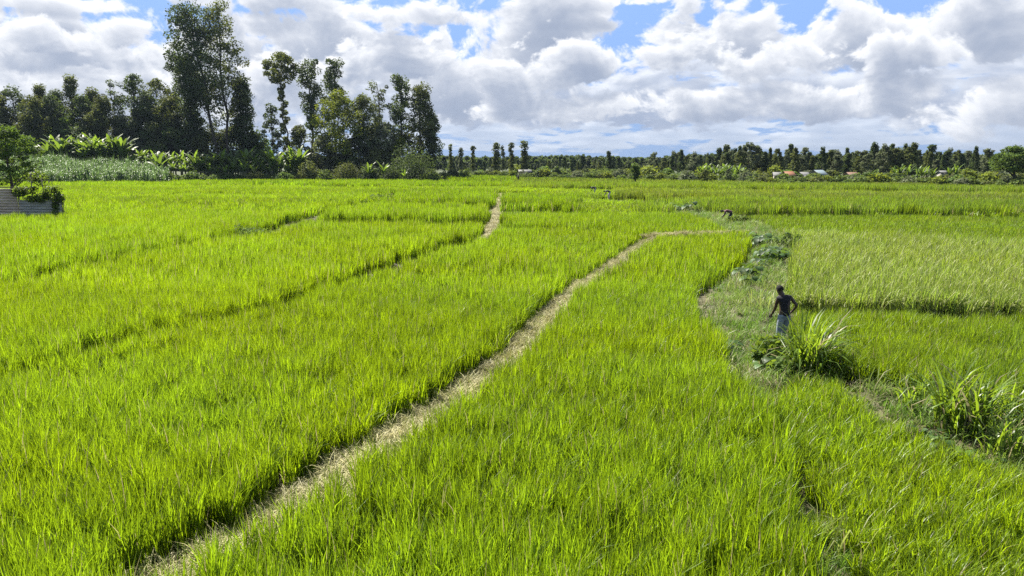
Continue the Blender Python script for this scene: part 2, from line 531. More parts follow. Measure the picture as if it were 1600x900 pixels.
# ------------------------------------------------------------------ scatter: one object whose geometry nodes set out tufts on points
def scatter(name, pts, rot, scl, var, tint, protos, kind='stuff', label=None):
    me = bpy.data.meshes.new(name); n = len(pts)
    me.vertices.add(n); me.vertices.foreach_set('co', np.asarray(pts, np.float32).ravel())
    for an, data, ty, key in (('rot', rot, 'FLOAT_VECTOR', 'vector'), ('scl', scl, 'FLOAT_VECTOR', 'vector'), ('tint', tint, 'FLOAT_VECTOR', 'vector'), ('variant', var, 'INT', 'value')):
        a = me.attributes.new(an, ty, 'POINT'); a.data.foreach_set(key, np.asarray(data, np.int32 if ty == 'INT' else np.float32).ravel())
    o = link(name, me)
    g = bpy.data.node_groups.new(name, 'GeometryNodeTree')
    g.interface.new_socket('Geometry', in_out='INPUT', socket_type='NodeSocketGeometry')
    g.interface.new_socket('Geometry', in_out='OUTPUT', socket_type='NodeSocketGeometry')
    N = g.nodes.new
    gi, go, ip, jn = N('NodeGroupInput'), N('NodeGroupOutput'), N('GeometryNodeInstanceOnPoints'), N('GeometryNodeJoinGeometry')
    for pm in protos:
        po = bpy.data.objects.new(name + '_tuft', pm)
        oi = N('GeometryNodeObjectInfo'); oi.inputs['Object'].default_value = po; oi.inputs['As Instance'].default_value = True
        g.links.new(oi.outputs['Geometry'], jn.inputs[0])
    def na(an, ty):
        q = N('GeometryNodeInputNamedAttribute'); q.data_type = ty; q.inputs['Name'].default_value = an; return q.outputs['Attribute']
    g.links.new(gi.outputs[0], ip.inputs['Points']); g.links.new(jn.outputs[0], ip.inputs['Instance'])
    ip.inputs['Pick Instance'].default_value = True
    g.links.new(na('variant', 'INT'), ip.inputs['Instance Index'])
    g.links.new(na('rot', 'FLOAT_VECTOR'), ip.inputs['Rotation']); g.links.new(na('scl', 'FLOAT_VECTOR'), ip.inputs['Scale'])
    g.links.new(ip.outputs[0], go.inputs[0])
    md = o.modifiers.new('scatter', 'NODES'); md.node_group = g
    return tag(o, label=label, kind=kind)


def blades(n, r, h, w, seed, lean=0.16, bend=0.35, hvar=0.25, droop=0.0, seg=3, dead=0.03, flat=0.0):
    """one tuft of grass blades, each a tapering strip that bends over"""
    g = np.random.default_rng(seed)
    rad = r * np.sqrt(g.random(n)); an = g.random(n) * 2 * np.pi
    x0, y0 = rad * np.cos(an), rad * np.sin(an)
    L = h * (1 - hvar * g.random(n)); yaw = g.random(n) * 2 * np.pi
    dirx, diry = np.cos(yaw), np.sin(yaw)
    th0 = np.abs(g.normal(0, lean, n)) + flat; bd = bend * (0.3 + 1.2 * g.random(n)) + droop * (g.random(n) ** 3)
    V_, F_, sh = [], [], []
    wid = w * (0.7 + 0.6 * g.random(n))
    s = np.where(g.random(n) < dead, 0.97, g.random(n) * 0.9)
    side = yaw + np.pi / 2 + g.normal(0, 0.5, n)
    sx, sy = np.cos(side), np.sin(side)
    x, y, z, th = x0.copy(), y0.copy(), np.zeros(n), th0.copy()
    prof = {3: (0.75, 1.0, 0.8), 4: (0.7, 1.0, 0.95, 0.65), 5: (0.6, 0.9, 1.0, 0.9, 0.6)}[seg]
    rows = []
    for k in range(seg + 1):
        if k < seg:
            hw = wid * prof[k] * 0.5
            rows.append(np.stack([x - sx * hw, y - sy * hw, z], 1)); rows.append(np.stack([x + sx * hw, y + sy * hw, z], 1))
        else:
            rows.append(np.stack([x, y, z], 1))
        l = L / seg
        x, y, z = x + dirx * np.sin(th) * l, y + diry * np.sin(th) * l, np.maximum(z + np.cos(th) * l, 0.0)
        th = th + bd * (k + 1) / seg * 1.6
    V_ = np.stack(rows, 1); m = V_.shape[1]
    base = (np.arange(n) * m)[:, None]
    F_ = []
    for k in range(seg - 1):
        F_ += (base + np.array([2 * k, 2 * k + 1, 2 * k + 3, 2 * k + 2])).tolist()
    F_ += (base + np.array([2 * seg - 2, 2 * seg - 1, 2 * seg])).tolist()
    return V_.reshape(-1, 3), F_, np.repeat(s, m)


def tuft_mesh(name, mat, *parts):
    V_, F_, sh, mi = [], [], [], []; b = 0
    mats = []
    for (v, f, s), m in zip(parts, mat if isinstance(mat, (list, tuple)) else [mat] * len(parts)):
        if m not in mats: mats.append(m)
        V_.append(v); F_ += [[i + b for i in q] for q in f]; sh.append(s); mi += [mats.index(m)] * len(f); b += len(v)
    return mesh_of(name, np.vstack(V_), F_, mats, mi=mi, shade=np.concatenate(sh))
# ------------------------------------------------------------------ rice
M_RICE = leaf_mat('rice_leaf', None, (1.9, 1.8, 0.8), tf=0.5, rough=0.42, spec=0.35, var=0.5, instanced=True, dead=(0.955, (0.30, 0.26, 0.12)))
M_EAR = leaf_mat('rice_ear', (0.27, 0.30, 0.10), (0.26, 0.30, 0.07), tf=0.3, rough=0.6, var=0.3)
M_WEED = leaf_mat('weed_leaf', None, (1.4, 1.5, 0.8), tf=0.4, rough=0.5, spec=0.3, var=0.4, instanced=True, dead=(0.80, (0.24, 0.21, 0.11)))
M_STRAW = leaf_mat('straw', None, (0.8, 0.8, 0.6), tf=0.2, rough=0.6, spec=0.3, var=0.45, instanced=True)

P0 = [tuft_mesh('rice_tuft', M_RICE, blades(64, 0.11, 1.08, 0.0155, 20 + i, lean=0.06, bend=0.10, hvar=0.40, droop=0.35, seg=4)) for i in range(7)]
P1 = [tuft_mesh('rice_tuft', M_RICE, blades(44, 0.18, 1.0, 0.024, 40 + i, lean=0.065, bend=0.11, hvar=0.4, droop=0.4)) for i in range(5)]
P2 = [tuft_mesh('rice_tuft', M_RICE, blades(50, 0.42, 0.95, 0.045, 60 + i, lean=0.15, bend=0.28)) for i in range(5)]
P3 = [tuft_mesh('rice_tuft', M_RICE, blades(40, 0.95, 0.84, 0.085, 80 + i, lean=0.18, bend=0.3)) for i in range(4)]
PE1 = [tuft_mesh('eared_rice_tuft', [M_RICE, M_EAR], blades(20, 0.20, 0.80, 0.019, 100 + i, lean=0.14, bend=0.3), blades(7, 0.2, 1.0, 0.026, 110 + i, lean=0.14, bend=0.55, droop=0.6, seg=4)) for i in range(5)]
PE2 = [tuft_mesh('eared_rice_tuft', [M_RICE, M_EAR], blades(26, 0.45, 0.80, 0.042, 120 + i, lean=0.16, bend=0.3), blades(9, 0.45, 1.0, 0.045, 130 + i, lean=0.14, bend=0.55, droop=0.6, seg=4)) for i in range(4)]


def px_of(P, z):
    """photo pixel of ground points at height z (script-time only, for reading the parcel plan)"""
    c, s = math.cos(PITCH), math.sin(PITCH)
    dz = z - CAM_H
    f = P[:, 1] * c - dz * s; u = P[:, 1] * s + dz * c
    return 800 + FPX * P[:, 0] / f, 450 - FPX * u / f


LIME, GREENER, PALE, DEEP, OLIVE = (0.120, 0.186, 0.0065), (0.100, 0.156, 0.008), (0.132, 0.192, 0.026), (0.066, 0.132, 0.007), (0.105, 0.148, 0.018)


def parcels(P):
    """height factor, colour and ear flag of each rice plant, parcel by parcel"""
    n = len(P); px, py = px_of(P, 0.1)
    h = np.full(n, 0.95); t = np.tile(np.array(LIME), (n, 1)); ear = np.zeros(n, bool)
    def put(m, hh, col, e=False):
        h[m] = hh; t[m] = col; ear[m] = e
    right = in_poly(np.column_stack([px, py]), np.array([(1236, 380), (1236, 497), (1350, 502), (1500, 507), (1900, 522), (1900, 345), (1300, 342), (1150, 341)], float))
    put(right, 0.82, GREENER)
    line = 372 + (px - 1230) * 0.055
    put(right & (py > line), 1.30, PALE, True)
    put((py > 500 + (px - 1330) * 0.03) & (px > 1236) & (py < 760), 0.80, GREENER)
    put((px > 1190) & (py > 600) & (px > 1200 + (py - 620) * 0.25) & in_poly(np.column_stack([px, py]), np.array([(1190, 600), (1300, 620), (1412, 690), (1520, 742), (1800, 800), (1800, 1200), (1230, 1200), (1270, 800)], float)), 0.62, (0.126,0.192,0.0065))
    mid = in_poly(np.column_stack([px, py]), np.array([(1000, 380), (1175, 378), (1160, 420), (1085, 465), (1085, 515), (1130, 610), (1190, 660), (1240, 800), (1240, 1100), (100, 1100), (600, 700), (980, 400)], float))
    put(mid, 0.95, LIME)
    left_of = lambda q: in_poly(np.column_stack([px, py]), np.array(q, float))
    put(left_of([(-400, 690), (-80, 655), (60, 605), (187, 560), (265, 543), (437, 501), (589, 435), (680, 401), (758, 379), (770, 358), (500, 354), (380, 380), (203, 414), (47, 458), (-60, 480), (-400, 560)]), 1.06, (0.122, 0.188, 0.0065))
    put(left_of([(-400, 560), (-60, 480), (47, 458), (203, 414), (380, 380), (500, 339), (583, 319), (640, 306), (640, 270), (-400, 270)]), 1.18, (0.117, 0.185, 0.0065))
    put(left_of([(500, 354), (770, 358), (773, 331), (640, 326), (520, 338)]), 1.38, (0.116, 0.184, 0.0065))
    put(left_of([(785, 367), (950, 369), (1000, 380), (1130, 370), (1060, 341), (893, 339), (785, 338)]), 1.06, (0.116, 0.184, 0.0065))
    far = (py < 341) & (px > 1000)
    put(far & (px > 1000), 1.55, (0.103,0.160,0.013))
    put((py < 318 + (px - 1000) * 0.012) & (px > 960), 1.3, OLIVE)
    put((py < 300 + (px - 900) * 0.012) & (px > 800), 1.5, (0.10,0.152,0.013))
    put((py < 291 + (px - 900) * 0.01) & (px > 690), 1.3, OLIVE)
    put((py < 285 + (px - 900) * 0.01) & (px > 690), 1.2, (0.09,0.135,0.012))
    put((py < 296) & (px <= 800), 1.55, (0.104,0.17,0.006)); put((py < 287) & (px <= 690), 1.3, (0.108,0.178,0.006))
    put((py < 338) & (py > 312) & (px > 786) & (px < 905), 1.5, (0.103,0.168,0.006))
    put((py < 331) & (py > 306) & (px > 590) & (px < 775), 1.5, (0.104,0.17,0.006))
    # neighbouring plots differ a little in colour
    band = np.floor((py + (px - 900) * -0.012 - 280) / 9).astype(int)
    t[py < 336] *= (0.86 + 0.26 * ((band[py < 336] * 7 % 5) / 4))[:, None]
    # growth varies from place to place
    h *= 0.90 + 0.18 * vnoise(P, 3.3, 1) + 0.30 * (vnoise(P, 0.55, 2) - 0.5)
    v = (0.82 + 0.24 * vnoise(P, 4.5, 5) + 0.20 * vnoise(P, 1.1, 6)) * RNG.uniform(0.84, 1.22, n)
    t = t * v[:, None]
    y = vnoise(P, 2.6, 7)
    t[:, 0] *= 0.94 + 0.10 * y; t[:, 2] *= 0.7 + 0.9 * (1 - y)
    return h, t, ear


LINES = [(PATH_A, 0.48), (PATH_A2, 0.8), (PATH_E, 0.52)] + GAPS
YARD = np.array([(-100, 58.9), (-35.6, 58.9), (-47, 80), (-100, 80)], float)


def rice_points(y0, y1, sp, jit=0.9, edge=0.0):
    xm = y1 * 0.70 + 4
    xs, ys = np.arange(-xm, xm, sp), np.arange(y0, y1, sp)
    X, Y = np.meshgrid(xs, ys); P = np.stack([X.ravel(), Y.ravel()], 1)
    P += (RNG.random(P.shape) - 0.5) * sp * jit
    r = np.hypot(P[:, 0], P[:, 1])
    keep = (np.abs(P[:, 0]) < P[:, 1] * 0.70 + 4)
    keep &= P[:, 1] < np.interp(P[:, 0] / P[:, 1], RICE_EDGE[:, 0] / RICE_EDGE[:, 1], RICE_EDGE[:, 1])
    P = P[keep]
    low = (P[:, 1] < 14.5) & (P[:, 0] < P[:, 1] * 0.425) & (vnoise(P, 0.8, 93) < 0.62)                # rice closes most of the narrow gap nearest the camera
    k = (~in_poly(P, WEED) | low) & ~in_poly(P, YARD)
    for L, w in LINES:
        wob = (0.46 + 0.16 * vnoise(P, 1.7, 32)) + edge if L is PATH_A else w * (0.62 + 0.75 * vnoise(P, 0.8, 31)) + edge
        k &= dist_line(P, L) > wob
    # thin patches
    k &= ~((vnoise(P, 0.9, 12) > 0.86) & (RNG.random(len(P)) < 0.3))
    return P[k]


def plant(name, P, protos, eared, sxy=1.0, label=None):
    h, t, ear = parcels(P)
    n = len(P)
    rot = np.column_stack([RNG.normal(0, 0.04, n), RNG.normal(0, 0.04, n), RNG.random(n) * 6.283])
    s = sxy * (0.9 + 0.2 * RNG.random(n)); scl = np.column_stack([s, s, h * (0.94 + 0.12 * RNG.random(n))])
    Z = np.column_stack([P, np.full(n, -0.01)])
    m = ~ear
    scatter(name, Z[m], rot[m], scl[m], RNG.integers(0, len(protos), m.sum()), t[m], protos, label=label)
    return (Z[ear], rot[ear], scl[ear], t[ear])


E = [plant('rice', rice_points(5.5, 26, 0.245), P0, None, label='bright green young rice filling the near paddies'),
     plant('rice', rice_points(26, 62, 0.40), P1, None, label='green rice in the middle paddies'),
     plant('rice', rice_points(62, 135, 0.75), P2, None, label='green rice in the farther paddies'),
     plant('rice', rice_points(135, 235, 1.5), P3, None, label='green rice in the farthest paddies')]
for (Z, rot, scl, t), pr in ((tuple(np.concatenate([E[0][i], E[1][i]]) for i in range(4)), PE1), (tuple(np.concatenate([E[2][i], E[3][i]]) for i in range(4)), PE2)):
    if len(Z): scatter('eared_rice', Z, rot, scl, RNG.integers(0, len(pr), len(Z)), t, pr, label='pale rice coming into ear in the paddy beyond the standing man')

# ------------------------------------------------------------------ straw and weeds on the banks
PS = [tuft_mesh('straw_tuft', M_STRAW, blades(46, 0.20, 0.38, 0.009, 200 + i, lean=0.35, bend=0.5, hvar=0.6, seg=3, flat=0.7)) for i in range(5)]
PW = [tuft_mesh('weed_tuft', M_WEED, blades(34, 0.16, 0.42, 0.008, 220 + i, lean=0.30, bend=0.45, hvar=0.6, droop=0.6)) for i in range(5)]
PL = [tuft_mesh('herb_tuft', M_WEED, blades(26, 0.18, 0.22, 0.05, 240 + i, lean=0.5, bend=0.5, hvar=0.6)) for i in range(4)]


def along(L, half, dens):
    out = []
    for a, b in zip(L[:-1], L[1:]):
        d = np.linalg.norm(b - a); k = int(d * 2 * half * dens) + 1
        t = RNG.random(k)[:, None]; q = a + (b - a) * t
        nrm = np.array([b[1] - a[1], a[0] - b[0]]) / d
        out.append(q + nrm * ((RNG.random(k) * 2 - 1) * half)[:, None])
    return np.vstack(out)


def litter(name, P, z, protos, colA, colB, smin, smax, label, zs=1.0):
    n = len(P)
    rot = np.column_stack([RNG.normal(0, 0.15, n), RNG.normal(0, 0.15, n), RNG.random(n) * 6.283])
    s = smin + (smax - smin) * RNG.random(n)
    f = np.clip(vnoise(P, 1.3, 41) * 1.2 - 0.1 + RNG.normal(0, 0.18, n), 0, 1)[:, None]
    t = np.array(colA) * (1 - f) + np.array(colB) * f
    scatter(name, np.column_stack([P, z]), rot, np.column_stack([s, s, s * zs]), RNG.integers(0, len(protos), n), t, protos, label=label)


def bz(P, L, half, z):
    d = dist_line(P, L); return z * (1 - np.clip(d / half, 0, 1) ** 3) - 0.03


for L, half, z, dn in ((PATH_A, 0.68, 0.26, 34), (PATH_A2, 0.9, 0.6, 14), (PATH_E, 0.55, 0.25, 7)):
    P = along(L, half, dn)
    litter('straw', P, bz(P, L, max(half, 0.6), z), PS, (0.22, 0.205, 0.08), (0.41, 0.38, 0.17), 0.7, 1.3, 'dry cut straw lying along the path')
P = along(PATH_A, 0.65, 16); P = P[(vnoise(P, 1.6, 77) > 0.42) | ((dist_line(P, PATH_A) > 0.36) & (RNG.random(len(P)) < 0.4))]
litter('grass', P, bz(P, PATH_A, 0.7, 0.26), PW, (0.10, 0.15, 0.02), (0.19, 0.21, 0.06), 0.35, 0.85, 'low grass growing among the straw of the path')

n = int(abs(np.sum(WEED[:, 0] * np.roll(WEED[:, 1], -1) - np.roll(WEED[:, 0], -1) * WEED[:, 1])) / 2)
P = wmin + (wmax - wmin) * RNG.random((int((wmax - wmin).prod() * 30), 2)); P = P[in_poly(P, WEED)]; P = P[(dist_line(P, DITCH) > 0.60 * (0.2 + 1.2 * vnoise(P, 0.7, 91))) & (dist_line(P, DITCH2) > 0.30)]
zz = np.array([bank_z(*p) for p in P]) - 0.02
sel = RNG.random(len(P)); dry = vnoise(P, 1.5, 55)
a = (sel < 0.62) & (dry < 0.86); litter('weeds', P[a], zz[a], PW, (0.105, 0.20, 0.025), (0.19, 0.27, 0.055), 0.5, 1.35, 'tangled green weeds on the bank beside the ditch')
a = (sel < 0.025) & (vnoise(P, 2.2, 59) > 0.45); litter('weeds', P[a], zz[a], PW, (0.11, 0.17, 0.03), (0.24, 0.26, 0.10), 1.7, 2.7, 'tall pale grasses standing among the weeds of the bank')
a = (sel > 0.62) & (sel < 0.80) & (dry < 0.65); litter('herbs', P[a], zz[a], PL, (0.075, 0.135, 0.025), (0.12, 0.175, 0.045), 0.5, 1.2, 'broad leaved herbs on the bank beside the ditch')
a = (sel > 0.86) | (dry > 0.80); litter('straw', P[a], zz[a], PS, (0.17, 0.15, 0.08), (0.26, 0.235, 0.135), 0.7, 1.4, 'dry grass and straw on the weedy bank')
# sparse weeds in the narrow gaps between parcels
for L, w in GAPS[:4]:
    P = along(L, w, 9); litter('weeds', P, np.full(len(P), -0.01), PW, (0.06, 0.09, 0.02), (0.12, 0.12, 0.05), 0.4, 0.9, 'short weeds in a narrow gap between rice parcels')
print('RICE', sum(len(o.data.vertices) for o in COL.objects if o.name.startswith('rice')))
# ------------------------------------------------------------------ trees
BARK = solid_mat('bark', (0.045, 0.036, 0.028), (0.09, 0.075, 0.06), 3.0, 0.9, bump=0.5, stretch=(1, 1, 0.2))
BARK_PALE = solid_mat('pale_bark', (0.12, 0.10, 0.085), (0.20, 0.175, 0.15), 2.0, 0.85, bump=0.4, stretch=(1, 1, 0.25))
TL = dict(rough=0.75, spec=0.12)
L_DARK = leaf_mat('dark_foliage', (0.063, 0.088, 0.034), (0.093, 0.131, 0.026), tf=0.32, var=0.55, **TL)
L_OLIVE = leaf_mat('olive_foliage', (0.087, 0.105, 0.035), (0.131, 0.155, 0.026), tf=0.34, var=0.55, **TL)
L_MID = leaf_mat('green_foliage', (0.081, 0.129, 0.034), (0.137, 0.203, 0.026), tf=0.36, var=0.5, **TL)
L_GREY = leaf_mat('greyish_foliage', (0.119, 0.137, 0.073), (0.137, 0.167, 0.065), tf=0.3, var=0.5, **TL)
L_YELLOW = leaf_mat('yellowish_foliage', (0.115, 0.15, 0.024), (0.20, 0.24, 0.02), tf=0.4, var=0.45, **TL)
L_YARD = leaf_mat('yard_tree_leaf', (0.065, 0.115, 0.024), (0.12, 0.19, 0.018), tf=0.4, var=0.45, **TL)
L_BUSH = leaf_mat('bush_foliage', (0.095, 0.135, 0.036), (0.14, 0.19, 0.03), tf=0.38, var=0.45, **TL)
L_BANANA = leaf_mat('banana_leaf', (0.07, 0.118, 0.022), (0.125, 0.19, 0.016), tf=0.45, rough=0.5, spec=0.3, var=0.7)
L_MAIZE = leaf_mat('maize_leaf', None, (1.2, 1.3, 0.7), tf=0.35, rough=0.5, spec=0.32, var=0.5, instanced=True)
L_NAPIER = leaf_mat('napier_leaf', (0.105, 0.175, 0.018), (0.22, 0.32, 0.016), tf=0.5, rough=0.42, spec=0.4, var=0.45, dead=(0.955, (0.26, 0.23, 0.12)))
L_TARO = leaf_mat('taro_leaf', (0.055, 0.105, 0.030), (0.11, 0.18, 0.02), tf=0.4, rough=0.5, spec=0.25, var=0.5)
L_VINE = leaf_mat('vine_leaf', (0.07, 0.115, 0.016), (0.14, 0.20, 0.016), tf=0.45, rough=0.6, spec=0.2, var=0.45)


def cards(cent, rad, per, size, g, aspect=0.55, hang=0.0, shell=0.55):
    """leaf sprays filling ellipsoidal clumps; returns quads and a shade per vertex"""
    per = int(per * 1.6); size = size * 0.9
    n = len(cent); tot = n * per
    c = np.repeat(cent, per, 0); r = np.repeat(rad, per, 0)
    d = g.normal(size=(tot, 3)); d /= np.linalg.norm(d, axis=1)[:, None]
    q = shell + (1 - shell) * g.random(tot) ** 0.6
    q *= 0.85 + 0.3 * g.random(tot)
    p = c + d * r * q[:, None]
    ax = g.normal(size=(tot, 3)); ax[:, 2] = ax[:, 2] * 0.6 - hang; ax /= np.linalg.norm(ax, axis=1)[:, None]
    nn = d * 1.0 + g.normal(size=(tot, 3)) * 0.5 + np.array([0, 0, 0.3])
    bx = np.cross(ax, nn); bx /= np.linalg.norm(bx, axis=1)[:, None] + 1e-9
    L = size * (0.6 + 0.8 * g.random(tot)); w = L * aspect
    a, b = ax * (L * 0.5)[:, None], bx * (w * 0.5)[:, None]
    V_ = np.stack([p - a, p - a * 0.1 + b, p + a, p - a * 0.1 - b], 1).reshape(-1, 3)
    F_ = np.arange(tot * 4).reshape(-1, 4)
    sh = np.repeat(np.clip(np.repeat(g.random(n), per) * 0.75 + 0.25 * g.random(tot), 0, 1), 4)
    return V_, F_, sh


def crown_mesh(name, mat, cent, rad, per, size, g, **k):
    V_, F_, sh = cards(np.asarray(cent, float), np.asarray(rad, float), per, size, g, **k)
    return mesh_of(name, V_, F_, [mat], shade=sh)


def profile_clumps(h0, h1, prof, n, cr, g, lean=(0, 0), gap=0.0, flat=0.8):
    """clump centres inside a crown whose half width at relative height t is prof(t)"""
    C_, R2 = [], []
    for i in range(n):
        t = (i + g.random()) / n
        if g.random() < gap: continue
        w = prof(t); an = g.random() * 2 * math.pi; q = math.sqrt(g.random()) ** 0.7
        k = cr * (0.6 + 0.8 * g.random())
        rr = max(0.0, w - k * 0.7) * q
        C_.append((math.cos(an) * rr + lean[0] * t, math.sin(an) * rr + lean[1] * t, h0 + (h1 - h0) * t)); R2.append((k, k, k * flat))
    return C_, R2


def trunk_mb(h, r0, lean=(0, 0), limbs=(), g=None, wob=0.02, n=7, r1=0.25):
    m = MB(); pts, rad = [], []
    for i in range(9):
        t = i / 8
        pts.append((lean[0] * t + (g.normal() * wob * h * 0.5 if 0 < i else 0), lean[1] * t + (g.normal() * wob * h * 0.5 if 0 < i else 0), h * t - (0.2 if i == 0 else 0)))
        rad.append(r0 * ((1 - t) + r1 * t) * (1.25 if i == 0 else 1))
    m.tube(pts, rad, n)
    P_ = np.array(pts)
    for (x, y, z) in limbs:
        zb = max(0.25 * h, z - 0.10 * h - 0.35 * math.hypot(x - lean[0] * z / h, y - lean[1] * z / h)); zb = min(zb, h * 0.97)
        b = Vector([np.interp(zb, P_[:, 2], P_[:, k]) for k in (0, 1, 2)])
        e = Vector((x, y, z)); mid = (b + e) / 2 + Vector((0, 0, 0.12 * (e - b).length))
        rb = r0 * max(0.14, 0.42 * (1 - zb / h))
        m.tube([b, mid, e], [rb, rb * 0.7, rb * 0.35], 5)
    return m


def make_tree(name, h, prof, base=0.3, n=40, cr=1.3, per=70, size=0.5, mat=L_DARK, r0=None, lean=(0, 0), seed=1, gap=0.0, limbs=8, hang=0.1, bark=BARK, flat=0.8, aspect=0.55, extra=None, tw=0.012):
    g = np.random.default_rng(seed)
    C_, R2 = profile_clumps(h * base, h * 0.97 - cr * 0.3, prof, n, cr, g, (lean[0], lean[1]), gap, flat)
    # the crown follows the leaning trunk
    C_ = [(x + lean[0] * (z / h) - lean[0] * ((z - h * base) / (h * (1 - base) + 1e-6)), y + lean[1] * (z / h) - lean[1] * ((z - h * base) / (h * (1 - base) + 1e-6)), z) for x, y, z in C_]
    if extra: C_ += [e[:3] for e in extra]; R2 += [(e[3], e[3], e[3] * flat) for e in extra]
    lm = [C_[i] for i in g.permutation(len(C_))[:limbs]]
    t = trunk_mb(h * 0.96, r0 or h * tw, lean, lm, g)
    return (mesh_of(name + '_trunk', t.v, t.f, [bark], shade=t.sh, smooth=True), crown_mesh(name + '_crown', mat, C_, R2, per, size, g, hang=hang, aspect=aspect))


def put_tree(name, meshes, loc, label, cat, group=None, rz=0.0, sc=1.0):
    e = empty(name, loc, rz); e.scale = (sc, sc, sc) if isinstance(sc, (int, float)) else sc
    link('trunk', meshes[0], e); link('crown', meshes[1], e)
    return tag(e, label, cat, group)


def ground_at(px, dist, rise=False):
    p = depth_at(px, 248, dist); return (p.x, p.y, slope_z(p.x, p.y) if rise else 0.0)


def height_for(py, dist):
    return CAM_H + (248 - py) * dist / FPX * 1.0


round_p = lambda w: (lambda t: w * math.sqrt(max(0.02, 1 - (1.9 * t - 0.85) ** 2 * 0.95)) if t < 1 else 0)
cone_p = lambda w: (lambda t: w * (1 - t) ** 0.75 * (0.5 + 0.5 * min(1, t * 6)) + 0.25)
col_p = lambda w: (lambda t: w * (0.6 + 0.4 * math.sin(math.pi * min(1, t * 1.15))))
egg_p = lambda w: (lambda t: w * (math.sin(math.pi * (0.12 + 0.86 * t)) ** 0.6))

# ---- the left grove -------------------------------------------------------------------------------
D = 190.0
m2 = lambda px, d=D: px / FPX * d     # photo pixels to metres at that distance

# twin tall gums
h = height_for(14, D)
g = np.random.default_rng(3)
put_tree('eucalyptus_tree', make_tree('tall_gum', h, lambda t: m2(46) * (0.62 + 0.42 * math.sin(math.pi * min(1, 0.1 + t * 0.95))), base=0.44, n=104, cr=2.2, per=100, size=0.58, mat=L_DARK, r0=0.42, lean=(-m2(36), 0), seed=3, gap=0.08, limbs=26, hang=0.5), ground_at(344, D),
         'very tall dark eucalyptus leaning left, the left of the twin giants', 'tree')
h = height_for(4, D)
put_tree('eucalyptus_tree', make_tree('tall_gum', h, lambda t: m2(40) * (0.45 + 0.75 * math.sin(math.pi * min(1, 0.15 + t * 0.9))), base=0.24, n=92, cr=1.8, per=90, size=0.56, mat=L_OLIVE, r0=0.38, lean=(-m2(4), 0), seed=8, gap=0.2, limbs=24, hang=0.5), ground_at(357, D + 2),
         'very tall gappy eucalyptus, tallest tree of the grove, right of the twin giants', 'tree')
put_tree('eucalyptus_tree', make_tree('tall_gum', height_for(88, D), lambda t: m2(24) * (0.6 + 0.4 * math.sin(math.pi * t)), base=0.2, n=70, cr=1.9, per=90, size=0.6, mat=L_DARK, r0=0.3, lean=(-m2(12), 0), seed=12, limbs=10, hang=0.4), ground_at(309, D + 4),
         'dense dark eucalyptus close on the left of the twin giants', 'tree')
put_tree('broadleaf_tree', make_tree('dark_cone', height_for(120, D + 3), cone_p(m2(38)), base=0.06, n=90, cr=1.8, per=84, size=0.62, mat=L_DARK, seed=14, limbs=8), ground_at(383, D + 5),
         'dark cone shaped tree close on the right of the twin giants', 'tree')

# back row, left of the giants: (px, top py, half width px, profile, leaf, distance, label)
ROW = [
    (28, 138, 27, egg_p, L_DARK, 186, 'dark rounded tree at the far left end of the grove row'),
    (72, 134, 24, cone_p, L_OLIVE, 190, 'feathery pointed tree second from the left in the grove row'),
    (97, 142, 22, cone_p, L_DARK, 188, 'feathery dark tree just left of the tallest spire of the back row'),
    (121, 120, 25, cone_p, L_OLIVE, 190, 'spire topped olive tree, tallest of the back row left of the rounded gum'),
    (152, 140, 24, cone_p, L_OLIVE, 187, 'olive pointed tree between the spire topped tree and the gappy thin tree'),
    (216, 118, 24, egg_p, L_DARK, 182, 'dark egg crowned gum standing above the banana plants'),
    (252, 124, 28, round_p, L_OLIVE, 188, 'broad olive tree between the egg crowned gum and the twin giants'),
    (282, 150, 26, egg_p, L_MID, 190, 'green tree half hidden by the twin giants'),
]
for i, (px, py, w, pf, lf, d, lab) in enumerate(ROW):
    d = d * 1.08
    put_tree('grove_tree', make_tree('grove_tree', height_for(py, d), pf(m2(w * 1.65, d)), base=0.06, n=72, cr=1.45, per=80, size=0.55, mat=lf, seed=30 + i, limbs=8, hang=0.25), ground_at(px, d), lab, 'tree')
put_tree('sparse_tree', make_tree('sparse_tree', height_for(125, 198), col_p(m2(15, 198)), base=0.40, n=26, cr=0.9, per=34, size=0.55, mat=L_DARK, seed=41, gap=0.2, limbs=18, tw=0.008), ground_at(184, 198),
         'thin gappy tree with separate leaf clumps, left of the egg crowned gum', 'tree')
# lower filling of the row
FILL = [(60, 152, 26, L_OLIVE), (86, 150, 24, L_DARK), (138, 150, 24, L_DARK), (168, 150, 24, L_OLIVE), (236, 148, 24, L_DARK), (266, 152, 24, L_OLIVE), (4, 150, 26, L_OLIVE), (-15, 160, 30, L_DARK), (48, 178, 30, L_OLIVE), (110, 185, 34, L_MID), (165, 170, 30, L_OLIVE), (198, 180, 26, L_GREY), (235, 178, 30, L_DARK), (268, 190, 30, L_MID), (300, 195, 28, L_DARK), (140, 195, 28, L_DARK), (70, 200, 28, L_DARK), (400, 208, 20, L_MID), (330, 205, 26, L_OLIVE), (366, 200, 26, L_DARK), (214, 215, 22, L_GREY), (20, 205, 30, L_OLIVE)]
for i, (px, py, w, lf) in enumerate(FILL):
    d = 193 + (i * 7 % 5)
    put_tree('grove_tree', make_tree('low_grove_tree', height_for(py, d), egg_p(m2(w * 1.6, d)), base=0.05, n=64, cr=1.5, per=80, size=0.6, mat=lf, seed=60 + i, limbs=4), ground_at(px, d),
             'low bushy tree filling the shade under the taller left grove trees', 'tree', 'low bushy trees under the left grove')

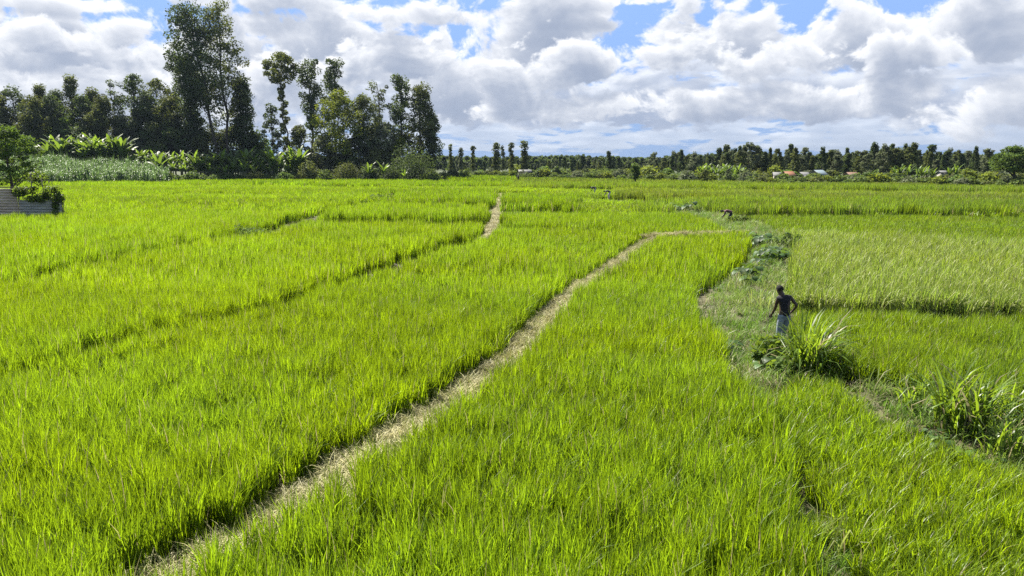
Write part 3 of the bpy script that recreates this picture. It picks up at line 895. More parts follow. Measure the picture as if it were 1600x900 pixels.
# trees of the right hand cluster
def lone(name, px, py, w, pf, lf, d, lab, seed, base=0.1, n=54, cr=1.3, per=76, size=0.56, cat='tree', **k):
    d = d * 1.10
    put_tree(name, make_tree(name, height_for(py, d), pf(m2(w * 1.2, d)), base=base, n=n, cr=cr, per=per, size=size, mat=lf, seed=seed, **k), ground_at(px, d), lab, cat)

h = height_for(85, D)
gg = np.random.default_rng(77)
epic = [(m2(-1 + gg.normal() * 3.5) - 0.5, gg.normal() * 0.6, z, 0.75) for z in np.linspace(3, h * 0.72, 26)]
put_tree('eucalyptus_tree', make_tree('mop_gum', h, round_p(m2(29)), base=0.76, n=40, cr=1.1, per=56, size=0.6, mat=L_OLIVE, r0=0.26, lean=(-m2(6), 0), seed=78, limbs=12, extra=epic, gap=0.1), ground_at(451, D),
         'lone eucalyptus with a bare pole trunk and a mop of leaves on top', 'tree')
lone('lopped_tree', 427, 163, 15, col_p, L_DARK, 174, 'lopped tree with upswept tufted branches left of the lone pole gum', 90, base=0.25, n=40, cr=0.85, per=44, limbs=16, gap=0.15)
lone('grove_tree', 470, 196, 26, egg_p, L_OLIVE, 172, 'short olive tree just right of the lone pole gum', 91, n=48)
lone('eucalyptus_tree', 489, 96, 18, lambda w: (lambda t: w * (0.45 + 0.6 * t)), L_DARK, 180, 'tall dark column gum with drooping foliage, leftmost of the right cluster', 92, base=0.42, n=46, cr=1.35, hang=0.6, limbs=14)
lone('eucalyptus_tree', 526, 94, 22, col_p, L_DARK, 182, 'tall dark column gum behind the broad yellow topped tree', 93, base=0.35, n=56, cr=1.4, hang=0.6, limbs=14, gap=0.1)
lone('broadleaf_tree', 530, 143, 44, egg_p, L_YELLOW, 170, 'broad tree with yellowish green top in the right cluster', 94, base=0.12, n=96, cr=1.5, per=62)
lone('broadleaf_tree', 568, 150, 34, egg_p, L_OLIVE, 173, 'broad dark olive tree right of the yellow topped tree', 95, base=0.1, n=80, cr=1.5)
lone('eucalyptus_tree', 593, 128, 17, lambda w: (lambda t: w * (0.35 + 0.65 * t)), L_GREY, 178, 'see through gum with thin grey green crown', 96, base=0.45, n=34, cr=1.0, per=26, limbs=20, gap=0.1)
lone('eucalyptus_tree', 628, 119, 20, col_p, L_DARK, 176, 'tall narrow dark gum left of the massive end tree', 97, base=0.3, n=50, cr=1.35, limbs=16, hang=0.5, gap=0.12)
lone('broadleaf_tree', 657, 134, 24, col_p, L_OLIVE, 174, 'massive dark olive tree at the right end of the grove', 98, base=0.15, n=84, cr=1.5)
lone('broadleaf_tree', 676, 178, 14, egg_p, L_DARK, 175, 'dark rounded tree leaning out at the right edge of the grove', 99, base=0.2, n=36, cr=1.3)
lone('grove_tree', 604, 192, 30, egg_p, L_GREY, 171, 'greyish tree low in the middle of the right cluster', 100, n=60)
lone('grove_tree', 560, 205, 32, egg_p, L_DARK, 169, 'low dark tree in front of the broad yellow topped tree', 101, n=60, base=0.04)
lone('grove_tree', 508, 210, 26, egg_p, L_GREY, 169, 'low greyish tree in front of the column gums', 102, n=50, base=0.04)
lone('grove_tree', 622, 214, 22, egg_p, L_YELLOW, 171, 'low yellow green tree above the dark creeper mound', 103, n=40, base=0.1)
lone('grove_tree', 590, 232, 22, egg_p, L_OLIVE, 167, 'low olive tree left of the dark creeper mound', 105, n=40, base=0.03)

def bush_mesh(w, h, mat, seed, n=26, per=60, size=0.42, cr=None):
    g = np.random.default_rng(seed); C_, R2 = [], []
    cr = cr or 0.34 * min(w, h)
    for i in range(n):
        an = g.random() * 6.283; q = math.sqrt(g.random()); z = g.random() * (1 - 0.55 * q * q)
        k = cr * (0.7 + 0.6 * g.random())
        C_.append((math.cos(an) * q * (w / 2 - cr * 0.6), math.sin(an) * q * (w / 2 - cr * 0.6), max(k * 0.5, z * (h - k * 0.8)))); R2.append((k, k, k * 0.85))
    V_, F_, sh = cards(np.array(C_), np.array(R2), per, size, g)
    V_[:, 2] = np.maximum(V_[:, 2], 0.0)
    return mesh_of('bush', V_, F_, [mat], shade=sh)


def bush(name, px, py_top, wpx, mat, d, lab, seed, group=None, cat='bush', **k):
    w = wpx / FPX * d
    loc = ground_at(px, d, True)
    return tag(link(name, bush_mesh(w, max(1.5, height_for(py_top, d) - loc[2]), mat, seed, **k), None, loc), lab, cat, group)


bush('creeper_mound', 643, 219, 66, L_DARK, 166, 'dome of dark creeper over a dead tree at the grove edge', 110, n=60, per=70, size=0.4)
bush('bush', 672, 257, 34, L_BUSH, 162, 'pale green rounded bush at the right foot of the grove', 111, n=34)
bush('bush', 694, 266, 34, L_OLIVE, 178, 'olive bush filling the corner right of the pale round bush', 121, n=30)
bush('bush', 576, 246, 30, L_DARK, 163, 'dark bush at the foot of the right cluster', 112, n=30)
bush('bush', 506, 262, 26, L_BUSH, 161, 'small pale bush at the foot of the column gums', 113)
bush('bush', 480, 247, 36, L_OLIVE, 164, 'olive bush between pole gum and column gums', 114, n=30)
bush('bush', 540, 244, 44, L_OLIVE, 164, 'wide olive bush below the yellow topped tree', 115, n=36)
bush('bush', 608, 252, 30, L_DARK, 163, 'dark bush left of the creeper mound foot', 116, n=28)
bush('bush', 440, 264, 34, L_MID, 162, 'green bush at the foot of the lone pole gum', 117, n=28)
bush('bush', 398, 263, 30, L_OLIVE, 163, 'olive bush right of the twin giants at their foot', 118, n=28)
bush('bush', 330, 265, 30, L_OLIVE, 165, 'olive bush at the foot of the twin giants', 119, n=30)
bush('bush', 292, 266, 30, L_MID, 163, 'green bush left of the twin giants at their foot', 120, n=26)

for i, px in enumerate(range(258, 470, 14)):
    bush('bush', px, 264 + (i * 5 % 7), 22 + (i * 7 % 9), (L_BUSH, L_MID, L_BUSH, L_YARD)[i % 4], 166 - (px < 330) * 6, 'low pale bush of the row along the paddy edge before the banana plants', 800 + i, 'low bushes before the banana plants', n=20)

# ---- small leafy tree in the yard behind the iron fence
put_tree('yard_tree', make_tree('yard_tree', 8.3, lambda t: 3.5 * (math.sin(math.pi * (0.2 + 0.75 * t)) ** 0.7), base=0.34, n=64, cr=0.66, per=76, size=0.28, mat=L_YARD, r0=0.16, lean=(-0.4, 0), seed=130, limbs=16, hang=0.0, flat=0.6), (-48.3, 75.5, 0),
         'small spreading leafy tree behind the iron fence on the left', 'tree')


# ---- bananas: each plant a stem and a fan of arching leaves
L_BANANA_OLD = L_BANANA
M_STEM = solid_mat('banana_stem', (0.07, 0.09, 0.03), (0.13, 0.11, 0.05), 3.0, 0.7)


def banana_meshes(h, seed, n=9):
    g = np.random.default_rng(seed); st_ = h * 0.45
    m = MB(); m.tube([(0, 0, -0.1), (0.03, 0, st_ * 0.6), (0.05, 0.02, st_)], [0.16, 0.13, 0.09], 7)
    V_, F_, sh = [], [], []
    for i in range(n):
        az = i * 2.4 + g.random() * 0.6; up = 1.5 - 0.75 * (i / n) * g.uniform(0.6, 1.3); L = h * 0.60 * g.uniform(0.8, 1.15); w = 0.24 * g.uniform(0.8, 1.2)
        p = np.array([0.05, 0.02, st_ * 0.95]); s = g.random(); th = up
        b = len(V_)
        for k in range(9):
            t = k / 8
            ww = w * (0.08 if k == 0 else max(0.02, math.sin(math.pi * min(0.999, 0.12 + 0.85 * t)) ** 0.6))
            dirv = np.array([math.cos(az) * math.cos(th), math.sin(az) * math.cos(th), math.sin(th)])
            sd_ = np.array([-math.sin(az), math.cos(az), 0])
            up_ = np.cross(dirv, sd_) * -1
            V_ += [p - sd_ * ww + up_ * ww * 0.35, p, p + sd_ * ww + up_ * ww * 0.35]; sh += [s] * 3
            p = p + dirv * L / 8; th -= (1.0 + 0.7 * g.random()) * (0.05 + 0.13 * t)
        for k in range(8):
            for q in (0, 1):
                if g.random() < 0.06 and k > 2: continue
                F_.append([b + k * 3 + q, b + k * 3 + q + 1, b + k * 3 + q + 4, b + k * 3 + q + 3])
    return mesh_of('banana_stem', m.v, m.f, [M_STEM], shade=m.sh), mesh_of('banana_leaves', V_, F_, [L_BANANA], shade=sh)


BAN = [banana_meshes(4.2, 140 + i) for i in range(6)]
GRP = 'banana plants in front of the left grove'
gb = np.random.default_rng(9)
spots = [(x, 206 + 8 * gb.random() if x < 200 else 226 + 14 * gb.random(), 167 + 5 * gb.random()) for x in list(range(76, 204, 4)) + list(range(196, 470, 7))] + [(x, 244 + 12 * gb.random(), 165 + 3 * gb.random()) for x in list(range(262, 470, 9))]
for i, (px, py, d) in enumerate(spots):
    loc = ground_at(px + gb.normal() * 2, d, True); e = empty('banana_plant', loc, gb.random() * 6.28)
    s = max(0.55, (height_for(py, d) - loc[2]) / 4.2 * gb.uniform(0.8, 1.05)); e.scale = (s, s, s)
    st_, lv = BAN[i % 6]
    link('stem', st_, e); link('leaves', lv, e)
    tag(e, 'banana plant with broad glossy arching leaves in the belt before the left grove', 'banana plant', GRP)
for px, py, d, lab in ((247, 232, 156, 'banana plant with one big upright lime leaf above the maize end'), (576, 252, 161, 'banana plant in the dark undergrowth of the right cluster'), (598, 250, 160, 'banana plant left of the dark creeper mound'), (632, 262, 159, 'small pale banana plant before the dark creeper mound')):
    loc = ground_at(px, d, True); e = empty('banana_plant', loc, px); s = max(0.5, (height_for(py, d) - loc[2]) / 4.2); e.scale = (s, s, s)
    st_, lv = BAN[px % 6]; link('stem', st_, e); link('leaves', lv, e); tag(e, lab, 'banana plant')

# ---- maize: a stand nobody could count, left of the bananas
PM = []
for i in range(5):
    m = MB()
    v1, f1, s1 = blades(11, 0.05, 1.25, 0.11, 300 + i, lean=0.35, bend=0.7, hvar=0.3, droop=0.5, seg=5)
    v1[:, 2] += np.repeat(np.random.default_rng(i).random(11) * 1.1 + 0.15, 11)
    v2, f2, s2 = blades(3, 0.03, 2.3, 0.05, 320 + i, lean=0.03, bend=0.03)
    PM.append(tuft_mesh('maize_plant', L_MAIZE, (v1, f1, s1), (v2, f2, s2)))
mq = np.array([ground_at(px, d)[:2] for px, d in ((-90, 128), (60, 133), (180, 140), (262, 147), (250, 162), (-120, 164))])
lo, hi = mq.min(0), mq.max(0)
P = lo + (hi - lo) * RNG.random((int((hi - lo).prod() * 2.6), 2)); P = P[in_poly(P, mq)]
n = len(P); s = 1.0 + 0.35 * RNG.random(n)
scatter('maize', np.column_stack([P, [slope_z(*q) for q in P]]), np.column_stack([RNG.normal(0, .08, n), RNG.normal(0, .08, n), RNG.random(n) * 6.28]), np.column_stack([s, s, s * (1.0 + 0.8 * vnoise(P, 2.5, 3))]),
        RNG.integers(0, 5, n), np.tile([[0.135, 0.20, 0.085]], (n, 1)) * (0.7 + 0.6 * RNG.random((n, 1))), PM, label='bluish green maize standing in a dense plot before the grove')
# ------------------------------------------------------------------ the far side of the paddies: scrub, trees, houses, distant woods
g6 = np.random.default_rng(66)
PB = [bush_mesh(3.0, 2.0 + 0.4 * (i % 3), (L_BUSH, L_MID, L_GREY, L_BUSH, L_OLIVE, L_YELLOW)[i], 400 + i, n=20, per=34, size=0.5) for i in range(6)]
EDGE = [(690, 176), (715, 205), (800, 212), (900, 190), (1000, 184), (1100, 165), (1200, 148), (1300, 146), (1400, 142), (1500, 137), (1600, 130), (1700, 128)]
ex, ed = [e[0] for e in EDGE], [e[1] for e in EDGE]


def far_bush(px, d, s, i, label, group):
    o = link('bush', PB[i], None, ground_at(px, d), g6.random() * 6.28); o.scale = (s * g6.uniform(0.9, 1.5), s * g6.uniform(0.9, 1.4), s)
    return tag(o, label, 'bush', group)


for k in range(95):
    px = 690 + (1720 - 690) * (k + g6.random()) / 95
    far_bush(px, np.interp(px, ex, ed) + g6.uniform(1, 7), g6.uniform(0.6, 1.15), [0, 3, 1, 2, 0, 3, 4, 5][k % 8], 'low green bush of the hedge line along the far edge of the paddies', 'bushes of the hedge line along the far paddy edge')
for k in range(60):
    px = 720 + (1720 - 720) * (k + g6.random()) / 60
    far_bush(px, np.interp(px, ex, ed) + g6.uniform(9, 45), g6.uniform(0.8, 1.5), k % 6, 'bush in the rough scrub between the hedge line and the far trees', 'bushes of the scrub behind the hedge line')
for px, py, wpx, d, mat, lab, seed in ((1038, 262, 15, 190, L_DARK, 'round dark bush alone in the scrub near the small pollard', 430), (1365, 264, 46, 158, L_MID, 'wide flat topped dark green thicket left of centre right', 431), (1405, 267, 36, 160, L_DARK, 'flat topped thicket joined to the wide one on its right', 432),
                                       (1577, 271, 32, 142, L_GREY, 'grey green bush under the spreading tree on the right', 433), (845, 262, 16, 206, L_DARK, 'dark bush beside the pale green tin roof', 434), (870, 256, 14, 205, L_DARK, 'upright dark bush right of the pale green tin roof', 435),
                                       (800, 262, 10, 200, L_YELLOW, 'small bright yellow green bush left of the far tin roof', 436), (950, 257, 60, 215, L_BUSH, 'wide yellowish tree thicket in the middle distance', 437), (1000, 254, 50, 212, L_YELLOW, 'yellow green thicket behind the small pollard', 438),
                                       (705, 262, 26, 180, L_DARK, 'dark bush right of the grove end', 439), (727, 264, 22, 185, L_BUSH, 'pale bush beside the dark bush right of the grove end', 440), (1240, 277, 60, 149, L_BUSH, 'long low hedge bush before the orange roof', 441)):
    w = wpx / FPX * d
    tag(link('thicket' if w > 4 else 'bush', bush_mesh(w, height_for(py, d), mat, seed, n=34, per=44, size=0.5), None, ground_at(px, d)), lab, 'bush')

# trees: a few builds, then copies that share their meshes
TB = []
for i, (pf, w, lf, base) in enumerate(((cone_p, 2.4, L_DARK, 0.1), (cone_p, 2.0, L_DARK, 0.1), (egg_p, 2.2, L_OLIVE, 0.12), (cone_p, 1.7, L_OLIVE, 0.1), (col_p, 1.5, L_DARK, 0.12), (egg_p, 2.6, L_GREY, 0.15), (col_p, 1.9, L_GREY, 0.15))):
    TB.append(make_tree('far_tree', 10.0, pf(w), base=base, n=66, cr=0.58, per=26, size=0.55, gap=0.18, mat=lf, seed=450 + i, limbs=5, tw=0.014))
SLIM = [make_tree('slim_tree', 10.0, lambda t: 0.55 + 0.35 * t, base=0.22, n=26, cr=0.62, per=26, size=0.55, mat=(L_OLIVE, L_GREY)[i % 2], seed=470 + i, limbs=4, gap=0.12, tw=0.012) for i in range(3)]
for k, (px, py, d, lab) in enumerate(((704, 225, 232, 'slim lopped tree nearest the grove on the skyline'), (720, 230, 236, 'second slim lopped tree from the grove on the skyline'), (739, 227, 238, 'slim lopped grey tree left of the group of four slim trees'), (775, 223, 222, 'stout slim tree, leftmost of the group of four slim trees'),
                                      (786, 227, 226, 'slim tree right beside the stout leftmost of the four'), (799, 222, 228, 'slim tree third of the group of four slim trees'), (820, 220, 224, 'slim tree leaning left, rightmost of the group of four'))):
    s = height_for(py, d) / 9.9; q = (0.8, 1.25, 1.0, 1.5, 0.9, 1.1, 1.4)[k]
    put_tree('slim_tree', SLIM[k % 3], ground_at(px, d), lab, 'tree', None, k * 1.3, (s * q, s * q, s))

GT = 'trees of the dark belt along the far side'
for k in range(215):
    u = (k + g6.random()) / 215
    px = 880 + (1720 - 880) * u ** 0.85
    d = g6.uniform(215, 290) if px < 1130 else g6.uniform(195, 270)
    top = np.interp(px, [880, 1050, 1130, 1200, 1300, 1400, 1500, 1720], [252, 248, 241, 234, 236, 237, 240, 236]) + g6.normal() * 7 + 6 * math.sin(px * 0.021) + 4 * math.sin(px * 0.057 + 1)
    s = height_for(top, d) / 9.9
    put_tree('far_tree', TB[k % 7], ground_at(px, d), 'dark tree in the crowded belt along the far side of the paddies', 'tree', GT, g6.random() * 6.28, (s * g6.uniform(0.75, 1.7), s * g6.uniform(0.75, 1.7), s))
for k in range(34):
    px = 690 + 330 * (k + g6.random()) / 34; d = g6.uniform(240, 330)
    s = height_for(250 + g6.normal() * 3.5, d) / 9.9
    put_tree('far_tree', TB[(k * 3) % 7], ground_at(px, d), 'small tree among the scattered trees behind the slim skyline trees', 'tree', 'scattered trees behind the slim skyline trees', g6.random() * 6.28, (s * 1.1, s * 1.1, s))
for px, py, d, i, wx_, lab in ((1185, 229, 215, 4, 1.1, 'tallest bushy tree standing up from the belt left of the orange roof'), (1203, 231, 217, 3, 0.8, 'pointed tree beside the tallest bushy tree of the belt'), (1323, 231, 218, 1, 0.9, 'pointed tree above the belt right of the blue roof'),
                            (1453, 238, 205, 3, 0.9, 'dark pointed conifer in a gap of the far belt'), (1474, 241, 208, 1, 0.8, 'dark pointed conifer right of the other conifer'), (1524, 229, 195, 0, 0.8, 'dark bushy topped tree left of the rounded grey tree'), (1545, 232, 180, 6, 1.35, 'rounded grey green tree left of the spreading tree'), (1140, 262, 160, 5, 1, 'small leafy tree behind the thin sapling')):
    s = height_for(py, d) / 9.9
    put_tree('far_tree', TB[i], ground_at(px, d), lab, 'tree', None, px * 0.7, (s * wx_, s * wx_, s))

# banana patches far off
for k in range(26):
    px = g6.uniform(1095, 1165) if k < 16 else g6.uniform(1395, 1500); d = g6.uniform(170, 182) if k < 16 else g6.uniform(160, 172)
    e = empty('banana_plant', ground_at(px, d), g6.random() * 6.28); s = g6.uniform(0.75, 1.0); e.scale = (s, s, s)
    st_, lv = BAN[k % 6]; link('stem', st_, e); link('leaves', lv, e)
    tag(e, 'banana plant in the patch behind the thin sapling' if k < 16 else 'banana plant in the patch before the far conifers', 'banana plant', 'banana patch behind the sapling' if k < 16 else 'banana patch before the conifers')

# single trees out in the paddies
put_tree('spreading_tree', make_tree('spreading_tree', 7.3, lambda t: 4.2 * (math.sin(math.pi * (0.3 + 0.6 * t)) ** 0.8), base=0.42, n=70, cr=0.95, per=70, size=0.42, mat=L_MID, r0=0.28, seed=490, limbs=18, flat=0.6), ground_at(1588, 137), 'spreading flat topped tree at the right edge of the paddies', 'tree')
put_tree('pollard_tree', make_tree('pollard_tree', height_for(255, 142), col_p(1.0), base=0.38, n=18, cr=0.55, per=40, size=0.36, mat=L_MID, r0=0.24, seed=491, limbs=8), ground_at(993, 142), 'small pollard with thick dark trunk alone in the paddies', 'tree')
put_tree('sapling', make_tree('sapling', height_for(264, 150), egg_p(1.3), base=0.35, n=14, cr=0.5, per=26, size=0.36, mat=L_OLIVE, r0=0.08, seed=492, limbs=8, gap=0.1), ground_at(1103, 150), 'thin open crowned sapling alone in the paddies', 'tree')

# ---- distant woods: one mass out to the skyline
cen, rad = [], []
for k in range(2600):
    d = 320 * (1 + 5.5 * g6.random() ** 1.6); px = g6.uniform(380, 1850)
    hgt = 5 + d / FPX * (g6.uniform(-3, 4.5) + (1.5 if px > 1050 else 0) + 1.5 * math.sin(px * 0.03))
    x = (px - 800) / FPX * d
    w = hgt * 0.28
    for q in range(4):
        cen.append((x + g6.normal() * w * 0.5, d + g6.normal() * w * 0.5, hgt * (0.22 + 0.21 * q))); rad.append((w * (1.15 - 0.2 * q), w * (1.15 - 0.2 * q), hgt * 0.17))
V_, F_, sh = cards(np.array(cen), np.array(rad), 12, 2.3, g6, aspect=0.7, shell=0.3)
tag(link('woods', mesh_of('woods', V_, F_, [L_DARK], shade=sh)), 'distant dark woods along the skyline', None, None, 'stuff')

# ---- houses among the trees
M_WALL = solid_mat('plastered_wall', (0.22, 0.18, 0.13), (0.26, 0.22, 0.17), 1.5, 0.9)
M_WALLW = solid_mat('white_wall', (0.22, 0.205, 0.18), (0.26, 0.245, 0.21), 1.5, 0.9)
M_DOOR = solid_mat('dark_door', (0.05, 0.035, 0.03), None, 3, 0.6)
M_GLASS = solid_mat('window_pane', (0.03, 0.035, 0.04), None, 3, 0.15, 0.6)
def roofm(n, a, b): return solid_mat(n, a, b, 0.6, 0.75, 0.2, stretch=(1, 4, 1))
R_ORANGE, R_TIN, R_BLUE, R_MINT, R_RED = roofm('orange_roof', (0.14, 0.065, 0.038), (0.18, 0.085, 0.048)), roofm('tin_roof', (0.09, 0.093, 0.095), (0.13, 0.13, 0.13)), roofm('blue_roof', (0.10, 0.135, 0.16), (0.13, 0.165, 0.19)), roofm('mint_roof', (0.15, 0.23, 0.19), (0.19, 0.26, 0.22)), roofm('rust_roof', (0.10, 0.06, 0.042), (0.14, 0.085, 0.06))


def house(px, d, w, dep, eave, rise, rz, wall, roof, label):
    e = empty('house', ground_at(px, d), rz); e.scale = (0.6, 0.6, 0.6)
    m = MB(); m.box((0, 0, eave / 2), (w, dep, eave))
    m.add([(-w / 2, -dep / 2, eave), (-w / 2, dep / 2, eave), (-w / 2, 0, eave + rise)], [[0, 1, 2]]); m.add([(w / 2, -dep / 2, eave), (w / 2, dep / 2, eave), (w / 2, 0, eave + rise)], [[0, 2, 1]])
    m.build('wall', wall, e)
    r = MB(); o = 0.5; t = 0.06
    for s in (-1, 1):
        y1, z1 = s * (dep / 2 + o), eave - rise * o / (dep / 2)
        r.add([(-w / 2 - o, 0, eave + rise + .03), (w / 2 + o, 0, eave + rise + .03), (w / 2 + o, y1, z1 + .03), (-w / 2 - o, y1, z1 + .03), (-w / 2 - o, 0, eave + rise + .03 + t), (w / 2 + o, 0, eave + rise + .03 + t), (w / 2 + o, y1, z1 + .03 + t), (-w / 2 - o, y1, z1 + .03 + t)],
              [[0, 1, 2, 3], [4, 7, 6, 5], [0, 4, 5, 1], [3, 2, 6, 7], [1, 5, 6, 2], [0, 3, 7, 4]])
    r.build('roof', roof, e)
    b = MB(); b.box((w * 0.05, -dep / 2 - 0.03, 1.0), (0.9, 0.06, 2.0)); b.build('door', M_DOOR, e)
    for s in (-0.3, 0.33):
        b = MB(); b.box((w * s, -dep / 2 - 0.025, 1.5), (1.0, 0.05, 0.9)); b.build('window', M_GLASS, e)
    return tag(e, label, 'house')


house(1233, 172, 3.2, 4, 2.2, 1.5, 0.35, M_WALL, R_ORANGE, 'small house with an orange roof among the far trees')
house(1216, 180, 2.6, 4, 2.1, 1.1, -0.2, M_WALLW, R_TIN, 'white walled tin roofed hut left of the orange roof')
house(1257, 178, 3.2, 4, 2.1, 1.2, 0.4, M_WALLW, R_TIN, 'pale tin roofed hut right of the orange roof')
house(1266, 168, 3.0, 3, 1.7, 0.6, 0.1, M_WALL, R_TIN, 'low white roofed shed before the blue roofed house')
house(1280, 176, 4.6, 5, 2.4, 1.7, 0.6, M_WALL, R_BLUE, 'house with a steep blue grey roof')
house(1332, 172, 3.6, 4, 2.2, 1.2, 0.3, M_WALL, R_RED, 'rusty roofed house beside the flat topped thicket')
house(1476, 175, 3.0, 3, 3.4, 0.5, 0.0, M_WALLW, R_TIN, 'tiny pale roofed hut below the far conifers')
house(820, 216, 5.2, 4, 2.4, 0.9, 0.1, M_WALL, R_TIN, 'grey tin roofed shed in the middle distance')
house(851, 212, 5.6, 4, 2.0, 0.9, 0.05, M_WALL, R_MINT, 'house with a pale mint green tin roof')
# ------------------------------------------------------------------ iron sheet fence and the vines on it, at the left edge
def sheet_mat(name, a, b):
    return solid_mat(name, a, b, 2.2, 0.55, 0.4, detail=8, metal=0.0, stretch=(0.6, 1, 3))


M_SHEET, M_SHEET2 = sheet_mat('weathered_iron', (0.36, 0.285, 0.21), (0.56, 0.46, 0.37)), sheet_mat('greenish_iron', (0.24, 0.24, 0.20), (0.42, 0.41, 0.35))
M_POST = solid_mat('grey_post_wood', (0.10, 0.08, 0.06), (0.18, 0.15, 0.12), 6, 0.9, stretch=(1, 1, 0.2))
FY = 60.0


def sheet(parent, name, x0, x1, z0, z1, mat, y=0.0, tilt=0.0):
    """corrugated iron, its ribs lying level; a real double-sided skin"""
    nz = int((z1 - z0) / 0.02); V_, F_ = [], []
    for i in range(nz + 1):
        z = z0 + (z1 - z0) * i / nz; o = 0.04 * math.sin(z * 2 * math.pi / 0.21)
        for x in (x0, x1): V_.append((x, y + o, z + tilt * (x - x0)))
        for x in (x0, x1): V_.append((x, y + o + 0.004, z + tilt * (x - x0)))
    for i in range(nz):
        a, b = i * 4, (i + 1) * 4
        F_ += [[a, a + 1, b + 1, b], [a + 3, a + 2, b + 2, b + 3], [a + 2, a, b, b + 2], [a + 1, a + 3, b + 3, b + 1]]
    F_ += [[0, 2, 3, 1], [nz * 4, nz * 4 + 1, nz * 4 + 3, nz * 4 + 2]]
    return link(name, mesh_of(name, V_, F_, [mat]), parent)


f1 = empty('iron_fence', (-40.5, FY, 0))
sheet(f1, 'panel', -8.0, -4.1, 0.0, 2.70, M_SHEET); sheet(f1, 'panel', -4.06, -1.2, 0.0, 2.76, M_SHEET, 0.05, 0.004); sheet(f1, 'panel', -1.16, 2.36, 0.0, 2.72, M_SHEET)
sheet(f1, 'panel', 2.40, 5.7, 0.0, 1.85, M_SHEET2, 0.02, -0.01)
for x in (-4.08, -1.18, 2.38, 5.62):
    m = MB(); m.box((x, 0.13, 1.35 if x < 5 else 1.05), (0.09, 0.09, 2.9 if x < 5 else 2.3), bevel=0.01); m.build('post', M_POST, f1)
m = MB(); m.tube([(-8, 0.12, 2.80), (2.4, 0.12, 2.83)], [0.045, 0.04], 6); m.build('rail', M_POST, f1)
tag(f1, 'grey corrugated iron fence with a lower greenish panel at its right end', 'fence')
for i, (x, z, lean, lab) in enumerate(((-37.35, 3.9, 0.15, 'thin dark stick standing among the vines, left of the two'), (-36.1, 3.5, -0.35, 'slanting dark stick standing in the vines, right of the two'))):
    m = MB(); m.tube([(0, 0, 0), (lean * 0.5, 0, z * 0.5), (lean, 0.03, z)], [0.05, 0.045, 0.03], 6)
    tag(m.build('stick', M_POST, None, loc=(x, FY + 0.45, 0)), lab, 'stick')
gv = np.random.default_rng(505)


def vine(x0, x1, ztop, zlow, dens, n, lab, seed, y=FY, thick=0.45):
    g = np.random.default_rng(seed)
    C_ = np.column_stack([x0 + (x1 - x0) * g.random(n), y + 0.05 + g.normal(0, thick * 0.5, n), zlow + (ztop - zlow) * g.random(n) ** 0.7])
    R2 = np.full((n, 3), 0.30) * g.uniform(0.7, 1.3, (n, 1))
    V_, F_, sh = cards(C_, R2, dens, 0.17, g, aspect=0.8)
    e = empty('vine', (0, 0, 0))
    link('leaves', mesh_of('vine_leaves', V_, F_, [L_VINE], shade=sh), e)
    m = MB()
    for k in range(5):
        xa = x0 + (x1 - x0) * g.random(); m.tube([(xa, y + 0.2, 0.0), (xa + g.normal() * 0.2, y + 0.18, zlow * 0.6 + 0.4), (xa + g.normal() * 0.5, y + 0.1, ztop * 0.85)], [0.03, 0.025, 0.012], 5)
    m.build('stem', M_POST, e)
    return tag(e, lab, 'vine')


vine(-38.3, -36.8, 2.7, 1.9, 46, 12, 'leafy vine sprawling over the middle of the iron fence', 510)
vine(-37.3, -34.9, 2.75, 1.75, 56, 17, 'thick vine heaped on the low end panel of the iron fence', 511)
vine(-35.3, -34.8, 2.2, 0.6, 46, 9, 'dark vine hanging down the end post of the iron fence', 512)
vine(-37.8, -36.0, 3.9, 2.7, 22, 12, 'loose upright shoots above the vine on the iron fence', 513, y=FY + 1.2)
# rough grass in the yard behind the fence
P = np.array([(-75, 58.9), ]) + np.array([(40.0, 21.0)]) * RNG.random((5000, 2)); P = P[in_poly(P, YARD)]
litter('grass', P, np.full(len(P), -0.02), PW, (0.05, 0.085, 0.02), (0.10, 0.12, 0.04), 1.2, 2.4, 'rough grass in the yard behind the iron fence')


# ------------------------------------------------------------------ napier grass, taro and herbs on the bank
def napier(px, py, n, r, L, w, seed, label, z=0.1):
    x, y = at(px, py, z)
    v, f, s = blades(n, r, L, w, seed, lean=0.23, bend=0.36, hvar=0.5, droop=0.75, seg=5, dead=0.06)
    v2, f2, s2 = blades(n // 4, r * 1.2, L * 0.6, w * 0.8, seed + 1, lean=0.8, bend=0.6, hvar=0.5, droop=0.6, seg=5, dead=0.4)
    return tag(link('napier_grass', tuft_mesh('napier_grass', L_NAPIER, (v, f, s), (v2, f2, s2)), None, (x, y, bank_z(x, y) - 0.03)), label, 'grass clump')


napier(1262, 592, 280, 0.36, 2.05, 0.040, 601, 'big bright napier grass clump right beside the standing man')
napier(1498, 690, 240, 0.40, 1.6, 0.038, 602, 'big napier grass clump with pale arching blades at the lower right')
napier(1425, 655, 60, 0.22, 1.15, 0.03, 603, 'smaller napier tuft left of the big lower right clump')
napier(1565, 725, 70, 0.30, 1.2, 0.03, 604, 'napier tuft at the right frame edge under the big clump')
napier(1305, 600, 60, 0.26, 1.1, 0.032, 606, 'low napier tuft at the right foot of the bright clump')
napier(1545, 672, 90, 0.3, 1.35, 0.032, 607, 'napier tuft just right of the big lower right clump')


